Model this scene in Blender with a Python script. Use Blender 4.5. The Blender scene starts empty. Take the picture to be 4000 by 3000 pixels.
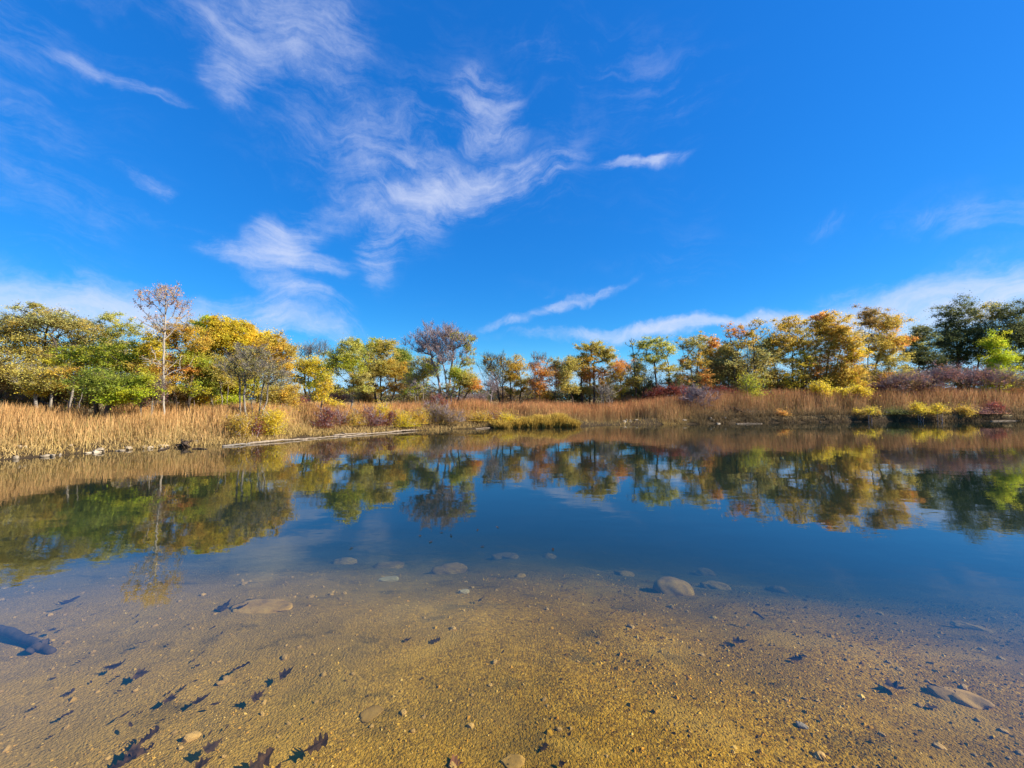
import bpy, math, random
import numpy as np
from mathutils import Vector

SC = bpy.context.scene
COL = SC.collection
R = math.radians
rng = np.random.default_rng(7)
random.seed(7)

# ------------------------------------------------------------------ camera
F_PX, CX, CY = 1444.0, 2000.0, 1500.0          # focal length and centre in photograph pixels
EYE, PITCH = 1.6, R(2.34)
cam_d = bpy.data.cameras.new('camera')
cam_d.sensor_width = 36.0
cam_d.lens = 36.0 * F_PX / 4000.0
cam_d.clip_start, cam_d.clip_end = 0.05, 5000
cam = bpy.data.objects.new('camera', cam_d)
COL.objects.link(cam)
cam.location = (0, 0, EYE)
cam.rotation_euler = (R(90) + PITCH, 0, 0)
SC.camera = cam

# ------------------------------------------------------------------ world, sun, exposure
SUN_AZ, SUN_EL = R(98), R(31)                  # azimuth from +y towards +x
SKY_STRENGTH, SUN_STRENGTH, EXPOSURE = 0.06, 5.0, 1.2


def ray(px, py):
    u, v = (px - CX) / F_PX, (CY - py) / F_PX
    c, s = math.cos(PITCH), math.sin(PITCH)
    return np.array([u, c - v * s, s + v * c])


def at(px, py, Y):
    d = ray(px, py)
    return np.array([0, 0, EYE]) + d * (Y / d[1])


def on_level(px, py, z=0.0):
    d = ray(px, py)
    return np.array([0, 0, EYE]) + d * ((z - EYE) / d[2])


world = bpy.data.worlds.new('World')
SC.world = world
world.use_nodes = True
wn, wl = world.node_tree.nodes, world.node_tree.links
wn.clear()


class NT:
    """small node-building helper"""

    def __init__(self, tree):
        self.n, self.l = tree.nodes, tree.links

    def new(self, t, **kw):
        nd = self.n.new(t)
        for k, v in kw.items():
            setattr(nd, k, v)
        return nd

    def put(self, sock, v):
        if hasattr(v, 'is_output') or isinstance(v, bpy.types.NodeSocket):
            self.l.new(v, sock)
        else:
            sock.default_value = v

    def math(self, op, a, b=None, c=None, clamp=False):
        nd = self.new('ShaderNodeMath', operation=op, use_clamp=clamp)
        for i, v in enumerate((a, b, c)):
            if v is not None:
                self.put(nd.inputs[i], v)
        return nd.outputs[0]

    def vmath(self, op, a, b=None, scale=None):
        nd = self.new('ShaderNodeVectorMath', operation=op)
        self.put(nd.inputs[0], a)
        if b is not None:
            self.put(nd.inputs[1], b)
        if scale is not None:
            self.put(nd.inputs['Scale'], scale)
        return nd.outputs['Value'] if op in ('LENGTH', 'DOT_PRODUCT', 'DISTANCE') else nd.outputs[0]

    def noise(self, vec, scale, detail=4, rough=0.5, dist=0.0, color=False):
        nd = self.new('ShaderNodeTexNoise')
        self.put(nd.inputs['Vector'], vec)
        nd.inputs['Scale'].default_value = scale
        nd.inputs['Detail'].default_value = detail
        nd.inputs['Roughness'].default_value = rough
        nd.inputs['Distortion'].default_value = dist
        return nd.outputs['Color' if color else 'Fac']

    def smooth(self, v, a, b, lo=0.0, hi=1.0):
        nd = self.new('ShaderNodeMapRange', interpolation_type='SMOOTHSTEP')
        self.put(nd.inputs[0], v)
        for i, x in enumerate((a, b, lo, hi)):
            nd.inputs[i + 1].default_value = x
        return nd.outputs[0]

    def ramp(self, fac, stops, interp='LINEAR'):
        nd = self.new('ShaderNodeValToRGB')
        self.put(nd.inputs[0], fac)
        cr = nd.color_ramp
        cr.interpolation = interp
        while len(cr.elements) < len(stops):
            cr.elements.new(0.5)
        for e, (p, c) in zip(cr.elements, stops):
            e.position = p
            e.color = (*c, 1)
        return nd.outputs[0]

    def mix(self, fac, a, b, blend='MIX'):
        nd = self.new('ShaderNodeMix', data_type='RGBA', blend_type=blend)
        self.put(nd.inputs[0], fac)
        for i, v in ((6, a), (7, b)):
            self.put(nd.inputs[i], (*v, 1) if isinstance(v, tuple) and len(v) == 3 else v)
        return nd.outputs[2]


def build_world():
    t = NT(world.node_tree)
    tc = t.new('ShaderNodeTexCoord')
    dirv = t.vmath('NORMALIZE', tc.outputs['Generated'])
    sky = t.new('ShaderNodeTexSky', sky_type='NISHITA', sun_disc=False)
    sky.sun_elevation = SUN_EL
    sky.sun_rotation = SUN_AZ
    sky.altitude = 200
    sky.air_density = 1.0
    sky.dust_density = 0.25
    sky.ozone_density = 2.2
    # deepen and compress the sky as the phone's own processing does, evenly in every direction
    hs = t.new('ShaderNodeSeparateColor', mode='HSV')
    t.put(hs.inputs[0], sky.outputs[0])
    hc = t.new('ShaderNodeCombineColor', mode='HSV')
    hue = t.math('MINIMUM', t.math('MAXIMUM', t.math('ADD', hs.outputs[0], SKY_HUE), 0.578), 0.64)
    t.put(hc.inputs[0], hue)
    t.put(hc.inputs[1], t.math('MAXIMUM', t.math('SUBTRACT', 1.0, t.math('POWER', t.math('SUBTRACT', 1.0, hs.outputs[1]), SKY_SAT)), 0.62))
    t.put(hc.inputs[2], t.math('MULTIPLY', t.math('POWER', hs.outputs[2], SKY_POW), SKY_VAL))
    base = hc.outputs[0]
    # direction in azimuth / elevation
    sp = t.new('ShaderNodeSeparateXYZ')
    t.put(sp.inputs[0], dirv)
    az = t.math('ARCTAN2', sp.outputs[0], sp.outputs[1])
    el = t.math('ARCSINE', sp.outputs[2])
    w1 = t.vmath('SUBTRACT', t.noise(dirv, 3.2, 3, color=True), (0.5, 0.5, 0.5))
    w2 = t.vmath('SUBTRACT', t.noise(dirv, 13.0, 4, 0.6, color=True), (0.5, 0.5, 0.5))
    cb = t.new('ShaderNodeCombineXYZ')
    t.put(cb.inputs[0], az)
    t.put(cb.inputs[1], el)
    pos = t.vmath('ADD', cb.outputs[0], t.vmath('SCALE', w1, scale=0.11))
    pos = t.vmath('ADD', pos, t.vmath('SCALE', w2, scale=0.05))
    flat = t.vmath('MULTIPLY', pos, (1, 1, 0))

    def azel(px, py):                          # px of the 2212 px wide view
        d = ray(px * 4000 / 2212, py * 4000 / 2212)
        d = d / np.linalg.norm(d)
        return math.atan2(d[0], d[1]), math.asin(d[2])

    total = None
    for (x0, y0, x1, y1, w, s) in CIRRUS:
        a0, e0 = azel(x0, y0)
        a1, e1 = azel(x1, y1)
        L = math.hypot(a1 - a0, e1 - e0)
        mp = t.new('ShaderNodeMapping', vector_type='TEXTURE')
        t.put(mp.inputs['Vector'], flat)
        mp.inputs['Location'].default_value = ((a0 + a1) / 2, (e0 + e1) / 2, 0)
        mp.inputs['Rotation'].default_value = (0, 0, math.atan2(e1 - e0, a1 - a0))
        mp.inputs['Scale'].default_value = (L * 0.80, w * 2.1 / 797, 1)
        v = t.smooth(t.vmath('LENGTH', mp.outputs[0]), 0.0, 1.0, s, 0.0)
        total = v if total is None else t.math('ADD', total, v)
    # cirrus fibres, laid on a flat layer high above
    den = t.math('ADD', t.math('MAXIMUM', sp.outputs[2], 0.0), 0.16)
    px_ = t.math('DIVIDE', sp.outputs[0], den)
    py_ = t.math('DIVIDE', sp.outputs[1], den)
    c2 = t.new('ShaderNodeCombineXYZ')
    t.put(c2.inputs[0], px_)
    t.put(c2.inputs[1], py_)
    pl = t.vmath('ADD', c2.outputs[0], t.vmath('SCALE', w1, scale=0.35))
    swirl = t.vmath('ADD', flat, t.vmath('SCALE', w1, scale=0.22))
    fibs = []
    for ang, sx, sy in ((-24, 2.6, 15.0), (33, 2.4, 13.0)):
        mp = t.new('ShaderNodeMapping')
        t.put(mp.inputs['Vector'], swirl)
        mp.inputs['Rotation'].default_value = (0, 0, R(-ang))
        mp.inputs['Scale'].default_value = (sx, sy, 1)
        fibs.append(t.noise(mp.outputs[0], 1.5, 12, 0.68))
    pick = t.smooth(t.noise(dirv, 1.7, 2), 0.4, 0.6)
    fib = t.math('ADD', t.math('MULTIPLY', fibs[0], t.math('SUBTRACT', 1.0, pick)), t.math('MULTIPLY', fibs[1], pick))
    puff = t.noise(t.vmath('ADD', dirv, t.vmath('SCALE', w2, scale=0.05)), 8.0, 11, 0.68)
    tex = t.math('ADD', t.math('MULTIPLY', fib, 0.6), t.math('MULTIPLY', puff, 0.4))
    tex = t.smooth(tex, 0.33, 0.68)
    wide = t.smooth(t.noise(pl, 0.6, 4, 0.55), 0.46, 0.8, 0.0, 0.30)
    total = t.math('MINIMUM', t.math('ADD', total, wide), 1.1)
    dens = t.math('ADD', t.math('MULTIPLY', total, 0.95), t.math('MULTIPLY', t.math('SUBTRACT', tex, 0.66), 0.85))
    dens = t.math('MULTIPLY', t.smooth(dens, -0.25, 1.25), t.smooth(total, 0.0, 0.25))
    dens = t.math('MINIMUM', t.math('MULTIPLY', dens, 0.76), 0.88)
    up = t.smooth(sp.outputs[2], -0.02, 0.03)
    dens = t.math('MULTIPLY', dens, up)
    col = t.mix(dens, base, CLOUD_COL)
    bg = t.new('ShaderNodeBackground')
    t.put(bg.inputs[0], col)
    bg.inputs[1].default_value = SKY_STRENGTH
    out = t.new('ShaderNodeOutputWorld')
    t.l.new(bg.outputs[0], out.inputs[0])
    world.cycles.sampling_method = 'MANUAL'
    world.cycles.sample_map_resolution = 512


# thin cirrus: start, end (in the 2212 px view), half width, density
CIRRUS = [
    (500, 70, 780, 80, 46, .50), (470, 95, 545, 235, 36, .46), (120, 120, 390, 228, 7, .42), (330, 40, 560, 60, 20, .15),
    (990, 195, 1120, 265, 34, .42), (1000, 290, 1120, 300, 20, .25), (740, 440, 1200, 362, 24, .66), (860, 400, 1010, 430, 40, .26), (600, 540, 760, 430, 26, .30),
    (760, 460, 960, 500, 50, .22), (470, 540, 740, 582, 15, .75), (570, 480, 660, 565, 26, .62), (545, 600, 750, 665, 17, .62),
    (470, 670, 775, 715, 24, .85), (800, 500, 825, 640, 28, .30), (-120, 622, 480, 700, 26, .9), (-100, 655, 330, 712, 20, .4),
    (1300, 366, 1465, 345, 8, .48), (1385, 350, 1430, 345, 6, .6), (1045, 705, 1340, 630, 8, .64), (1170, 722, 1720, 688, 11, .95),
    (1400, 705, 1800, 690, 12, .5), (1780, 655, 2330, 612, 20, .8), (1690, 706, 2350, 668, 26, 1.05), (1950, 650, 2300, 640, 32, .35),
    (1700, 487, 1850, 475, 12, .12), (1980, 490, 2260, 445, 16, .18), (350, 50, 1500, 170, 110, .10), (1250, 85, 1560, 180, 42, .07),
    (270, 372, 385, 445, 10, .30), (1100, 70, 1300, 110, 30, .08), (550, 330, 1000, 330, 70, .16),
]
SKY_HUE, SKY_SAT, SKY_POW, SKY_VAL = 0.012, 3.4, 0.5, 3.1
CLOUD_COL = (5.7, 6.1, 7.4)
build_world()

sun_d = bpy.data.lights.new('sun', 'SUN')
sun_d.energy = SUN_STRENGTH
sun_d.angle = R(0.53)
sun_d.color = (1.0, 0.93, 0.82)
sun = bpy.data.objects.new('sun', sun_d)
COL.objects.link(sun)
sdir = Vector((math.sin(SUN_AZ) * math.cos(SUN_EL), math.cos(SUN_AZ) * math.cos(SUN_EL), math.sin(SUN_EL)))
sun.rotation_euler = (-sdir).to_track_quat('-Z', 'Y').to_euler()
sun.location = (30, 0, 30)

SC.view_settings.view_transform = 'Standard'
SC.view_settings.look = 'None'
SC.view_settings.exposure = EXPOSURE
SC.view_settings.gamma = 1
SC.view_settings.use_curve_mapping = False
SC.render.engine = 'CYCLES'
cy = SC.cycles
cy.max_bounces, cy.diffuse_bounces, cy.glossy_bounces = 8, 4, 3
cy.transmission_bounces, cy.transparent_max_bounces, cy.volume_bounces = 4, 8, 0
cy.caustics_reflective = cy.caustics_refractive = False
cy.use_denoising = True
try:
    cy.denoiser = 'OPENIMAGEDENOISE'
except Exception:
    pass


# ------------------------------------------------------------------ helpers
def tag(o, label=None, cat=None, group=None, kind=None):
    if label: o['label'] = label
    if cat: o['category'] = cat
    if group: o['group'] = group
    if kind: o['kind'] = kind
    return o


def empty(name, loc):
    o = bpy.data.objects.new(name, None)
    o.location = loc
    o.empty_display_size = 0.2
    COL.objects.link(o)
    return o


def tri_mesh(name, V, T, mat, C=None, smooth=False):
    V = np.ascontiguousarray(V, dtype=np.float32)
    T = np.ascontiguousarray(T, dtype=np.int32)
    me = bpy.data.meshes.new(name)
    me.vertices.add(len(V))
    me.vertices.foreach_set('co', V.ravel())
    me.loops.add(T.size)
    me.loops.foreach_set('vertex_index', T.ravel())
    me.polygons.add(len(T))
    me.polygons.foreach_set('loop_start', np.arange(0, T.size, T.shape[1], dtype=np.int32))
    me.polygons.foreach_set('use_smooth', np.full(len(T), bool(smooth)))
    if C is not None:
        a = me.color_attributes.new('Col', 'FLOAT_COLOR', 'POINT')
        a.data.foreach_set('color', np.ascontiguousarray(np.c_[C, np.ones(len(C))], dtype=np.float32).ravel())
    me.update(calc_edges=True)
    if mat is not None:
        me.materials.append(mat)
    return me


def link(name, me, parent=None, loc=None):
    o = bpy.data.objects.new(name, me)
    COL.objects.link(o)
    if loc is not None:
        o.location = loc
    if parent is not None:
        o.parent = parent
    return o


def vnoise(x, y, s, seed=0):
    """smooth value noise, roughly -1..1"""
    x, y = np.asarray(x, float) * s, np.asarray(y, float) * s
    xi, yi = np.floor(x), np.floor(y)
    fx, fy = x - xi, y - yi
    fx, fy = fx * fx * (3 - 2 * fx), fy * fy * (3 - 2 * fy)

    def h(a, b):
        q = np.sin(a * 127.1 + b * 311.7 + seed * 74.7) * 43758.5453
        return (q - np.floor(q)) * 2 - 1
    return (h(xi, yi) * (1 - fx) + h(xi + 1, yi) * fx) * (1 - fy) + (h(xi, yi + 1) * (1 - fx) + h(xi + 1, yi + 1) * fx) * fy


def sstep(a, b, x):
    t = np.clip((x - a) / (b - a), 0, 1)
    return t * t * (3 - 2 * t)


# ------------------------------------------------------------------ the lie of the land
WATERLINE = [(0, 1797), (370, 1768), (712, 1745), (910, 1735), (1000, 1729), (1250, 1704), (1500, 1690), (1750, 1678),
             (2000, 1669), (2230, 1666), (2500, 1660), (2750, 1656), (3000, 1652), (3250, 1649), (3500, 1646), (3750, 1645), (4000, 1644)]
FAR = [tuple(on_level(px, py)[:2]) for px, py in WATERLINE]
POND = [(-9.0, 0.6), (-12.2, 2.2), (-14.2, 4.6), (-14.6, 7.0)] + FAR + \
       [(52, 30), (62, 28), (66, 20), (58, 8), (40, 2.0), (20, 0.7), (10, 0.8), (4, 0.95), (0, 0.9), (-4, 0.85)]
PP = np.array(POND)


def pond_dist(x, y):
    """signed distance to the pond's outline, positive on land"""
    x, y = np.asarray(x, float), np.asarray(y, float)
    best = np.full(x.shape, 1e9)
    inside = np.zeros(x.shape, bool)
    for i in range(len(PP)):
        (ax, ay), (bx, by) = PP[i], PP[(i + 1) % len(PP)]
        dx, dy = bx - ax, by - ay
        t = np.clip(((x - ax) * dx + (y - ay) * dy) / (dx * dx + dy * dy), 0, 1)
        best = np.minimum(best, np.hypot(x - ax - t * dx, y - ay - t * dy))
        c = ((ay > y) != (by > y)) & (x < (bx - ax) * (y - ay) / (by - ay + 1e-12) + ax)
        inside ^= c
    return np.where(inside, -best, best)


FAR_SIDE = np.array([(-12.2, 2.2), (-14.2, 4.6), (-14.6, 7.0)] + FAR + [(52, 30), (62, 28), (66, 20), (58, 8)])


def far_dist(x, y):
    best = np.full(np.shape(x), 1e9)
    for (ax, ay), (bx, by) in zip(FAR_SIDE[:-1], FAR_SIDE[1:]):
        dx, dy = bx - ax, by - ay
        t = np.clip(((x - ax) * dx + (y - ay) * dy) / (dx * dx + dy * dy), 0, 1)
        best = np.minimum(best, np.hypot(x - ax - t * dx, y - ay - t * dy))
    return best


EDGE_X = [-9, -3, 0, 1.45, 2.3, 3.2, 3.8, 8, 20]
EDGE_Y = [5.2, 4.5, 4.25, 3.75, 3.5, 3.3, 3.0, 2.4, 1.6]


def ground_z(x, y):
    x, y = np.asarray(x, float), np.asarray(y, float)
    d = pond_dist(x, y)
    d = d + 0.12 * vnoise(x, y, 0.9, 3) + 0.06 * vnoise(x, y, 2.7, 4)
    near = sstep(7, 3, y) * sstep(-13.5, -9.5, x)                 # gentle gravel beach at the camera's side
    # land
    steep = sstep(2.0, 6.0, x) * sstep(9.5, 7.0, x) * 0.25
    rise = 0.36 + 0.28 * sstep(10, 22, x) - steep
    cut = sstep(10, 14, x)
    land_far = rise * (sstep(-0.05, 1.1, d) * (1 - cut) + (0.75 * sstep(0.0, 0.28, d) + 0.25 * sstep(0.2, 1.4, d)) * cut) + 0.05 * np.clip(d, 0, 12) * sstep(0, 3, d) * (0.55 + 0.55 * sstep(2, 20, x))
    land_far = land_far + 0.05 * vnoise(x, y, 0.5, 5) * sstep(0.4, 2, d)
    land_near = 0.07 * np.clip(d, 0, 9)
    land = land_far * (1 - near) + land_near * near
    # bed
    s = y - np.interp(x, EDGE_X, EDGE_Y) + 0.25 * vnoise(x, y, 0.8, 6)
    shelf = 0.02 + 0.08 * np.clip(-d, 0, 6)
    drop = 0.16 * np.clip(s + 1.1, 0, 9) ** 1.15
    bank = 0.02 + 0.6 * far_dist(x, y)
    dep_near = shelf + drop
    bed = -np.minimum(np.minimum(bank, dep_near), 2.5)
    bed = bed + (0.014 * vnoise(x, y, 2.2, 8) + 0.008 * vnoise(x, y, 6.0, 9)) * sstep(0, -0.5, d)
    return np.where(d > 0, np.maximum(land, 0.012 * np.clip(d, 0, 1)), bed)


def gz(x, y):
    return float(ground_z(np.array([x]), np.array([y]))[0])


# ------------------------------------------------------------------ materials
def mat(name):
    m = bpy.data.materials.new(name)
    m.use_nodes = True
    m.node_tree.nodes.clear()
    t = NT(m.node_tree)
    t.out = t.new('ShaderNodeOutputMaterial')
    return m, t


def leaf_material(name, transl=0.38):
    m, t = mat(name)
    at_ = t.new('ShaderNodeVertexColor', layer_name='Col')
    d = t.new('ShaderNodeBsdfDiffuse')
    tr = t.new('ShaderNodeBsdfTranslucent')
    t.put(d.inputs[0], at_.outputs[0])
    t.put(tr.inputs[0], at_.outputs[0])
    mx = t.new('ShaderNodeMixShader')
    mx.inputs[0].default_value = transl
    t.l.new(d.outputs[0], mx.inputs[1])
    t.l.new(tr.outputs[0], mx.inputs[2])
    t.l.new(mx.outputs[0], t.out.inputs[0])
    return m


def bark_material(name, c0, c1):
    m, t = mat(name)
    tc = t.new('ShaderNodeTexCoord')
    mp = t.new('ShaderNodeMapping')
    t.put(mp.inputs[0], tc.outputs['Object'])
    mp.inputs['Scale'].default_value = (1, 1, 0.25)
    n = t.noise(mp.outputs[0], 14, 5, 0.65)
    p = t.new('ShaderNodeBsdfPrincipled')
    t.put(p.inputs['Base Color'], t.ramp(n, [(0.3, c0), (0.7, c1)]))
    p.inputs['Roughness'].default_value = 0.9
    p.inputs['Specular IOR Level'].default_value = 0.2
    b = t.new('ShaderNodeBump')
    b.inputs['Strength'].default_value = 0.6
    b.inputs['Distance'].default_value = 0.02
    t.put(b.inputs['Height'], n)
    t.put(p.inputs['Normal'], b.outputs[0])
    t.l.new(p.outputs[0], t.out.inputs[0])
    return m


LEAF = leaf_material('leaf', 0.55)
GRASS = leaf_material('dry_grass', 0.3)
BARK_DARK = bark_material('dark_bark', (0.035, 0.026, 0.02), (0.10, 0.075, 0.055))
BARK_GREY = bark_material('grey_bark', (0.12, 0.10, 0.08), (0.27, 0.23, 0.18))
BARK_PALE = bark_material('pale_bark', (0.21, 0.175, 0.135), (0.38, 0.33, 0.26))
BARK_MAUVE = bark_material('mauve_bark', (0.20, 0.155, 0.15), (0.42, 0.34, 0.32))
DRIFT = bark_material('weathered_driftwood', (0.14, 0.105, 0.07), (0.36, 0.28, 0.20))
WETWOOD = bark_material('wet_wood', (0.03, 0.022, 0.016), (0.09, 0.06, 0.04))


def stone_material(name, c0, c1, c2, scale=7.0):
    m, t = mat(name)
    tc = t.new('ShaderNodeTexCoord')
    oi = t.new('ShaderNodeObjectInfo')
    off = t.vmath('ADD', tc.outputs['Object'], t.vmath('SCALE', (13.0, 7.0, 3.0), scale=oi.outputs['Random']))
    n = t.noise(off, scale, 7, 0.65)
    n2 = t.noise(off, scale * 5, 4, 0.6)
    c = t.ramp(n, [(0.28, c0), (0.5, c1), (0.75, c2)])
    c = t.mix(t.smooth(n2, 0.55, 0.75, 0, 0.5), c, c0)
    v = t.math('ADD', t.math('MULTIPLY', oi.outputs['Random'], 0.5), 0.75)
    c = t.vmath('SCALE', c, scale=v)
    p = t.new('ShaderNodeBsdfPrincipled')
    t.put(p.inputs['Base Color'], c)
    p.inputs['Roughness'].default_value = 0.85
    p.inputs['Specular IOR Level'].default_value = 0.25
    b = t.new('ShaderNodeBump')
    b.inputs['Strength'].default_value = 0.7
    b.inputs['Distance'].default_value = 0.01
    t.put(b.inputs['Height'], t.math('ADD', n, t.math('MULTIPLY', n2, 0.4)))
    t.put(p.inputs['Normal'], b.outputs[0])
    t.l.new(p.outputs[0], t.out.inputs[0])
    return m


STONE_BED = stone_material('silty_stone', (0.12, 0.07, 0.016), (0.34, 0.19, 0.035), (0.46, 0.28, 0.065))
STONE_PALE = stone_material('pale_limestone', (0.18, 0.135, 0.085), (0.34, 0.27, 0.18), (0.48, 0.40, 0.29))
STONE_TAN = stone_material('tan_gravel', (0.26, 0.14, 0.035), (0.46, 0.27, 0.07), (0.58, 0.37, 0.12), 20)


def gravel_material():
    m, t = mat('pebble_gravel')
    at_ = t.new('ShaderNodeVertexColor', layer_name='Col')
    g = t.new('ShaderNodeNewGeometry')
    n = t.noise(g.outputs['Position'], 180, 3, 0.6)
    c = t.vmath('SCALE', at_.outputs[0], scale=t.math('ADD', t.math('MULTIPLY', n, 0.7), 0.65))
    d = t.new('ShaderNodeBsdfDiffuse')
    t.put(d.inputs[0], c)
    t.l.new(d.outputs[0], t.out.inputs[0])
    return m


def bed_material():
    m, t = mat('gravel_bed')
    g = t.new('ShaderNodeNewGeometry')
    P = g.outputs['Position']
    v1 = t.new('ShaderNodeTexVoronoi')
    t.put(v1.inputs['Vector'], t.vmath('ADD', P, t.vmath('SCALE', t.noise(P, 30, 2, color=True), scale=0.02)))
    v1.inputs['Scale'].default_value = 62
    v2 = t.new('ShaderNodeTexVoronoi')
    t.put(v2.inputs['Vector'], P)
    v2.inputs['Scale'].default_value = 150
    s1 = t.new('ShaderNodeSeparateColor')
    t.put(s1.inputs[0], v1.outputs['Color'])
    s2 = t.new('ShaderNodeSeparateColor')
    t.put(s2.inputs[0], v2.outputs['Color'])
    k = t.math('ADD', t.math('MULTIPLY', s1.outputs[0], 0.6), t.math('MULTIPLY', s2.outputs[0], 0.4))
    c = t.ramp(k, [(0.12, (0.10, 0.05, 0.006)), (0.4, (0.27, 0.142, 0.008)), (0.62, (0.38, 0.20, 0.010)), (0.9, (0.50, 0.285, 0.035))])
    big = t.noise(P, 0.9, 5, 0.6)
    c = t.mix(t.smooth(big, 0.40, 0.66, 0, 0.65), c, (0.15, 0.088, 0.016))
    # sky reflection painted into the bed colour, greyer towards the left
    sp = t.new('ShaderNodeSeparateXYZ')
    t.put(sp.inputs[0], P)
    sand = t.math('ADD', sp.outputs[0], t.math('MULTIPLY', t.math('SUBTRACT', t.noise(P, 0.7, 3), 0.5), 2.2))  # leftward mask of that painted reflection
    c = t.mix(t.smooth(sand, 0.8, -2.6, 0.0, 0.55), c, (0.35, 0.225, 0.07))
    silt = t.smooth(sp.outputs[2], -0.35, -1.0, 0.0, 0.8)
    c = t.mix(silt, c, (0.17, 0.15, 0.07))
    pale = t.smooth(t.noise(P, 1.5, 4, 0.6, 0.6), 0.52, 0.66, 0, 0.55)
    c = t.mix(pale, c, (0.40, 0.235, 0.035))
    alg = t.smooth(t.noise(t.vmath('MULTIPLY', P, (1.0, 1.8, 1.0)), 2.2, 7, 0.72), 0.53, 0.68, 0, 0.75)
    c = t.mix(alg, c, (0.095, 0.066, 0.016))
    d = t.new('ShaderNodeBsdfDiffuse')
    t.put(d.inputs[0], c)
    h = t.math('ADD', t.math('MULTIPLY', v1.outputs['Distance'], -1.0), t.math('MULTIPLY', v2.outputs['Distance'], -0.5))
    h = t.math('ADD', h, t.math('MULTIPLY', t.noise(P, 12, 5, 0.6), 1.2))
    b = t.new('ShaderNodeBump')
    b.inputs['Strength'].default_value = 0.6
    b.inputs['Distance'].default_value = 0.012
    t.put(b.inputs['Height'], h)
    t.put(d.inputs['Normal'], b.outputs[0])
    t.l.new(d.outputs[0], t.out.inputs[0])
    return m


def land_material():
    m, t = mat('dry_land')
    g = t.new('ShaderNodeNewGeometry')
    P = g.outputs['Position']
    n = t.noise(P, 1.6, 7, 0.65)
    n2 = t.noise(P, 24, 5, 0.65)
    c = t.ramp(n, [(0.3, (0.11, 0.075, 0.045)), (0.5, (0.26, 0.18, 0.085)), (0.7, (0.40, 0.30, 0.15))])
    c = t.mix(t.smooth(n2, 0.4, 0.7, 0.0, 0.6), c, (0.36, 0.26, 0.12))
    sp = t.new('ShaderNodeSeparateXYZ')
    t.put(sp.inputs[0], P)
    wet_shade = t.smooth(t.math('ADD', sp.outputs[2], t.math('MULTIPLY', n2, 0.2)), 0.60, 0.25, 0.0, 0.9)  # damp soil, darkened further up the bank to paint the shade under its overhang
    c = t.mix(wet_shade, c, (0.04, 0.029, 0.02))
    d = t.new('ShaderNodeBsdfDiffuse')
    t.put(d.inputs[0], c)
    b = t.new('ShaderNodeBump')
    b.inputs['Strength'].default_value = 0.9
    b.inputs['Distance'].default_value = 0.06
    t.put(b.inputs['Height'], t.math('ADD', n2, n))
    t.put(d.inputs['Normal'], b.outputs[0])
    t.l.new(d.outputs[0], t.out.inputs[0])
    return m


WATER_F0, WATER_POW, WATER_ABS, WATER_SCAT = 0.012, 3.15, 0.8, 0.06


def water_material():
    m, t = mat('pond_water')
    g = t.new('ShaderNodeNewGeometry')
    P = g.outputs['Position']
    mp = t.new('ShaderNodeMapping')
    t.put(mp.inputs[0], P)
    mp.inputs['Scale'].default_value = (1.0, 1.9, 1.0)
    a = t.noise(mp.outputs[0], 1.1, 3, 0.5)
    b_ = t.noise(mp.outputs[0], 6.0, 3, 0.55)
    breeze = t.smooth(t.noise(P, 0.16, 2), 0.42, 0.66, 0.25, 1.2)
    h = t.math('ADD', t.math('MULTIPLY', a, 1.0), t.math('MULTIPLY', t.math('MULTIPLY', b_, 0.16), breeze))
    bp = t.new('ShaderNodeBump')
    bp.inputs['Strength'].default_value = 1.0
    bp.inputs['Distance'].default_value = 0.0032
    t.put(bp.inputs['Height'], h)
    # Schlick's reflectance, the same from above and from below
    cs = t.math('ABSOLUTE', t.vmath('DOT_PRODUCT', bp.outputs[0], g.outputs['Incoming']))
    fr = t.math('ADD', WATER_F0, t.math('MULTIPLY', 1 - WATER_F0, t.math('POWER', t.math('SUBTRACT', 1.0, cs, clamp=True), WATER_POW)), clamp=True)
    tr = t.new('ShaderNodeBsdfTransparent')
    tr.inputs[0].default_value = (0.98, 0.98, 0.97, 1)
    gl = t.new('ShaderNodeBsdfGlossy')
    gl.inputs['Roughness'].default_value = 0.0
    t.put(gl.inputs['Normal'], bp.outputs[0])
    mx = t.new('ShaderNodeMixShader')
    t.put(mx.inputs[0], fr)
    t.l.new(tr.outputs[0], mx.inputs[1])
    t.l.new(gl.outputs[0], mx.inputs[2])
    t.l.new(mx.outputs[0], t.out.inputs[0])
    va = t.new('ShaderNodeVolumeAbsorption')
    va.inputs['Color'].default_value = (0.38, 0.47, 0.14, 1)
    va.inputs['Density'].default_value = WATER_ABS
    vs = t.new('ShaderNodeVolumeScatter')
    vs.inputs['Color'].default_value = (0.26, 0.50, 0.62, 1)
    vs.inputs['Density'].default_value = WATER_SCAT
    ad = t.new('ShaderNodeAddShader')
    t.l.new(va.outputs[0], ad.inputs[0])
    t.l.new(vs.outputs[0], ad.inputs[1])
    t.l.new(ad.outputs[0], t.out.inputs['Volume'])
    m.cycles.homogeneous_volume = True
    return m


# ------------------------------------------------------------------ ground, bed and water
def axis(parts):
    out = []
    for a, b, n in parts:
        out.append(np.linspace(a, b, n, endpoint=False))
    out.append([parts[-1][1]])
    return np.concatenate(out)


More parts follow.
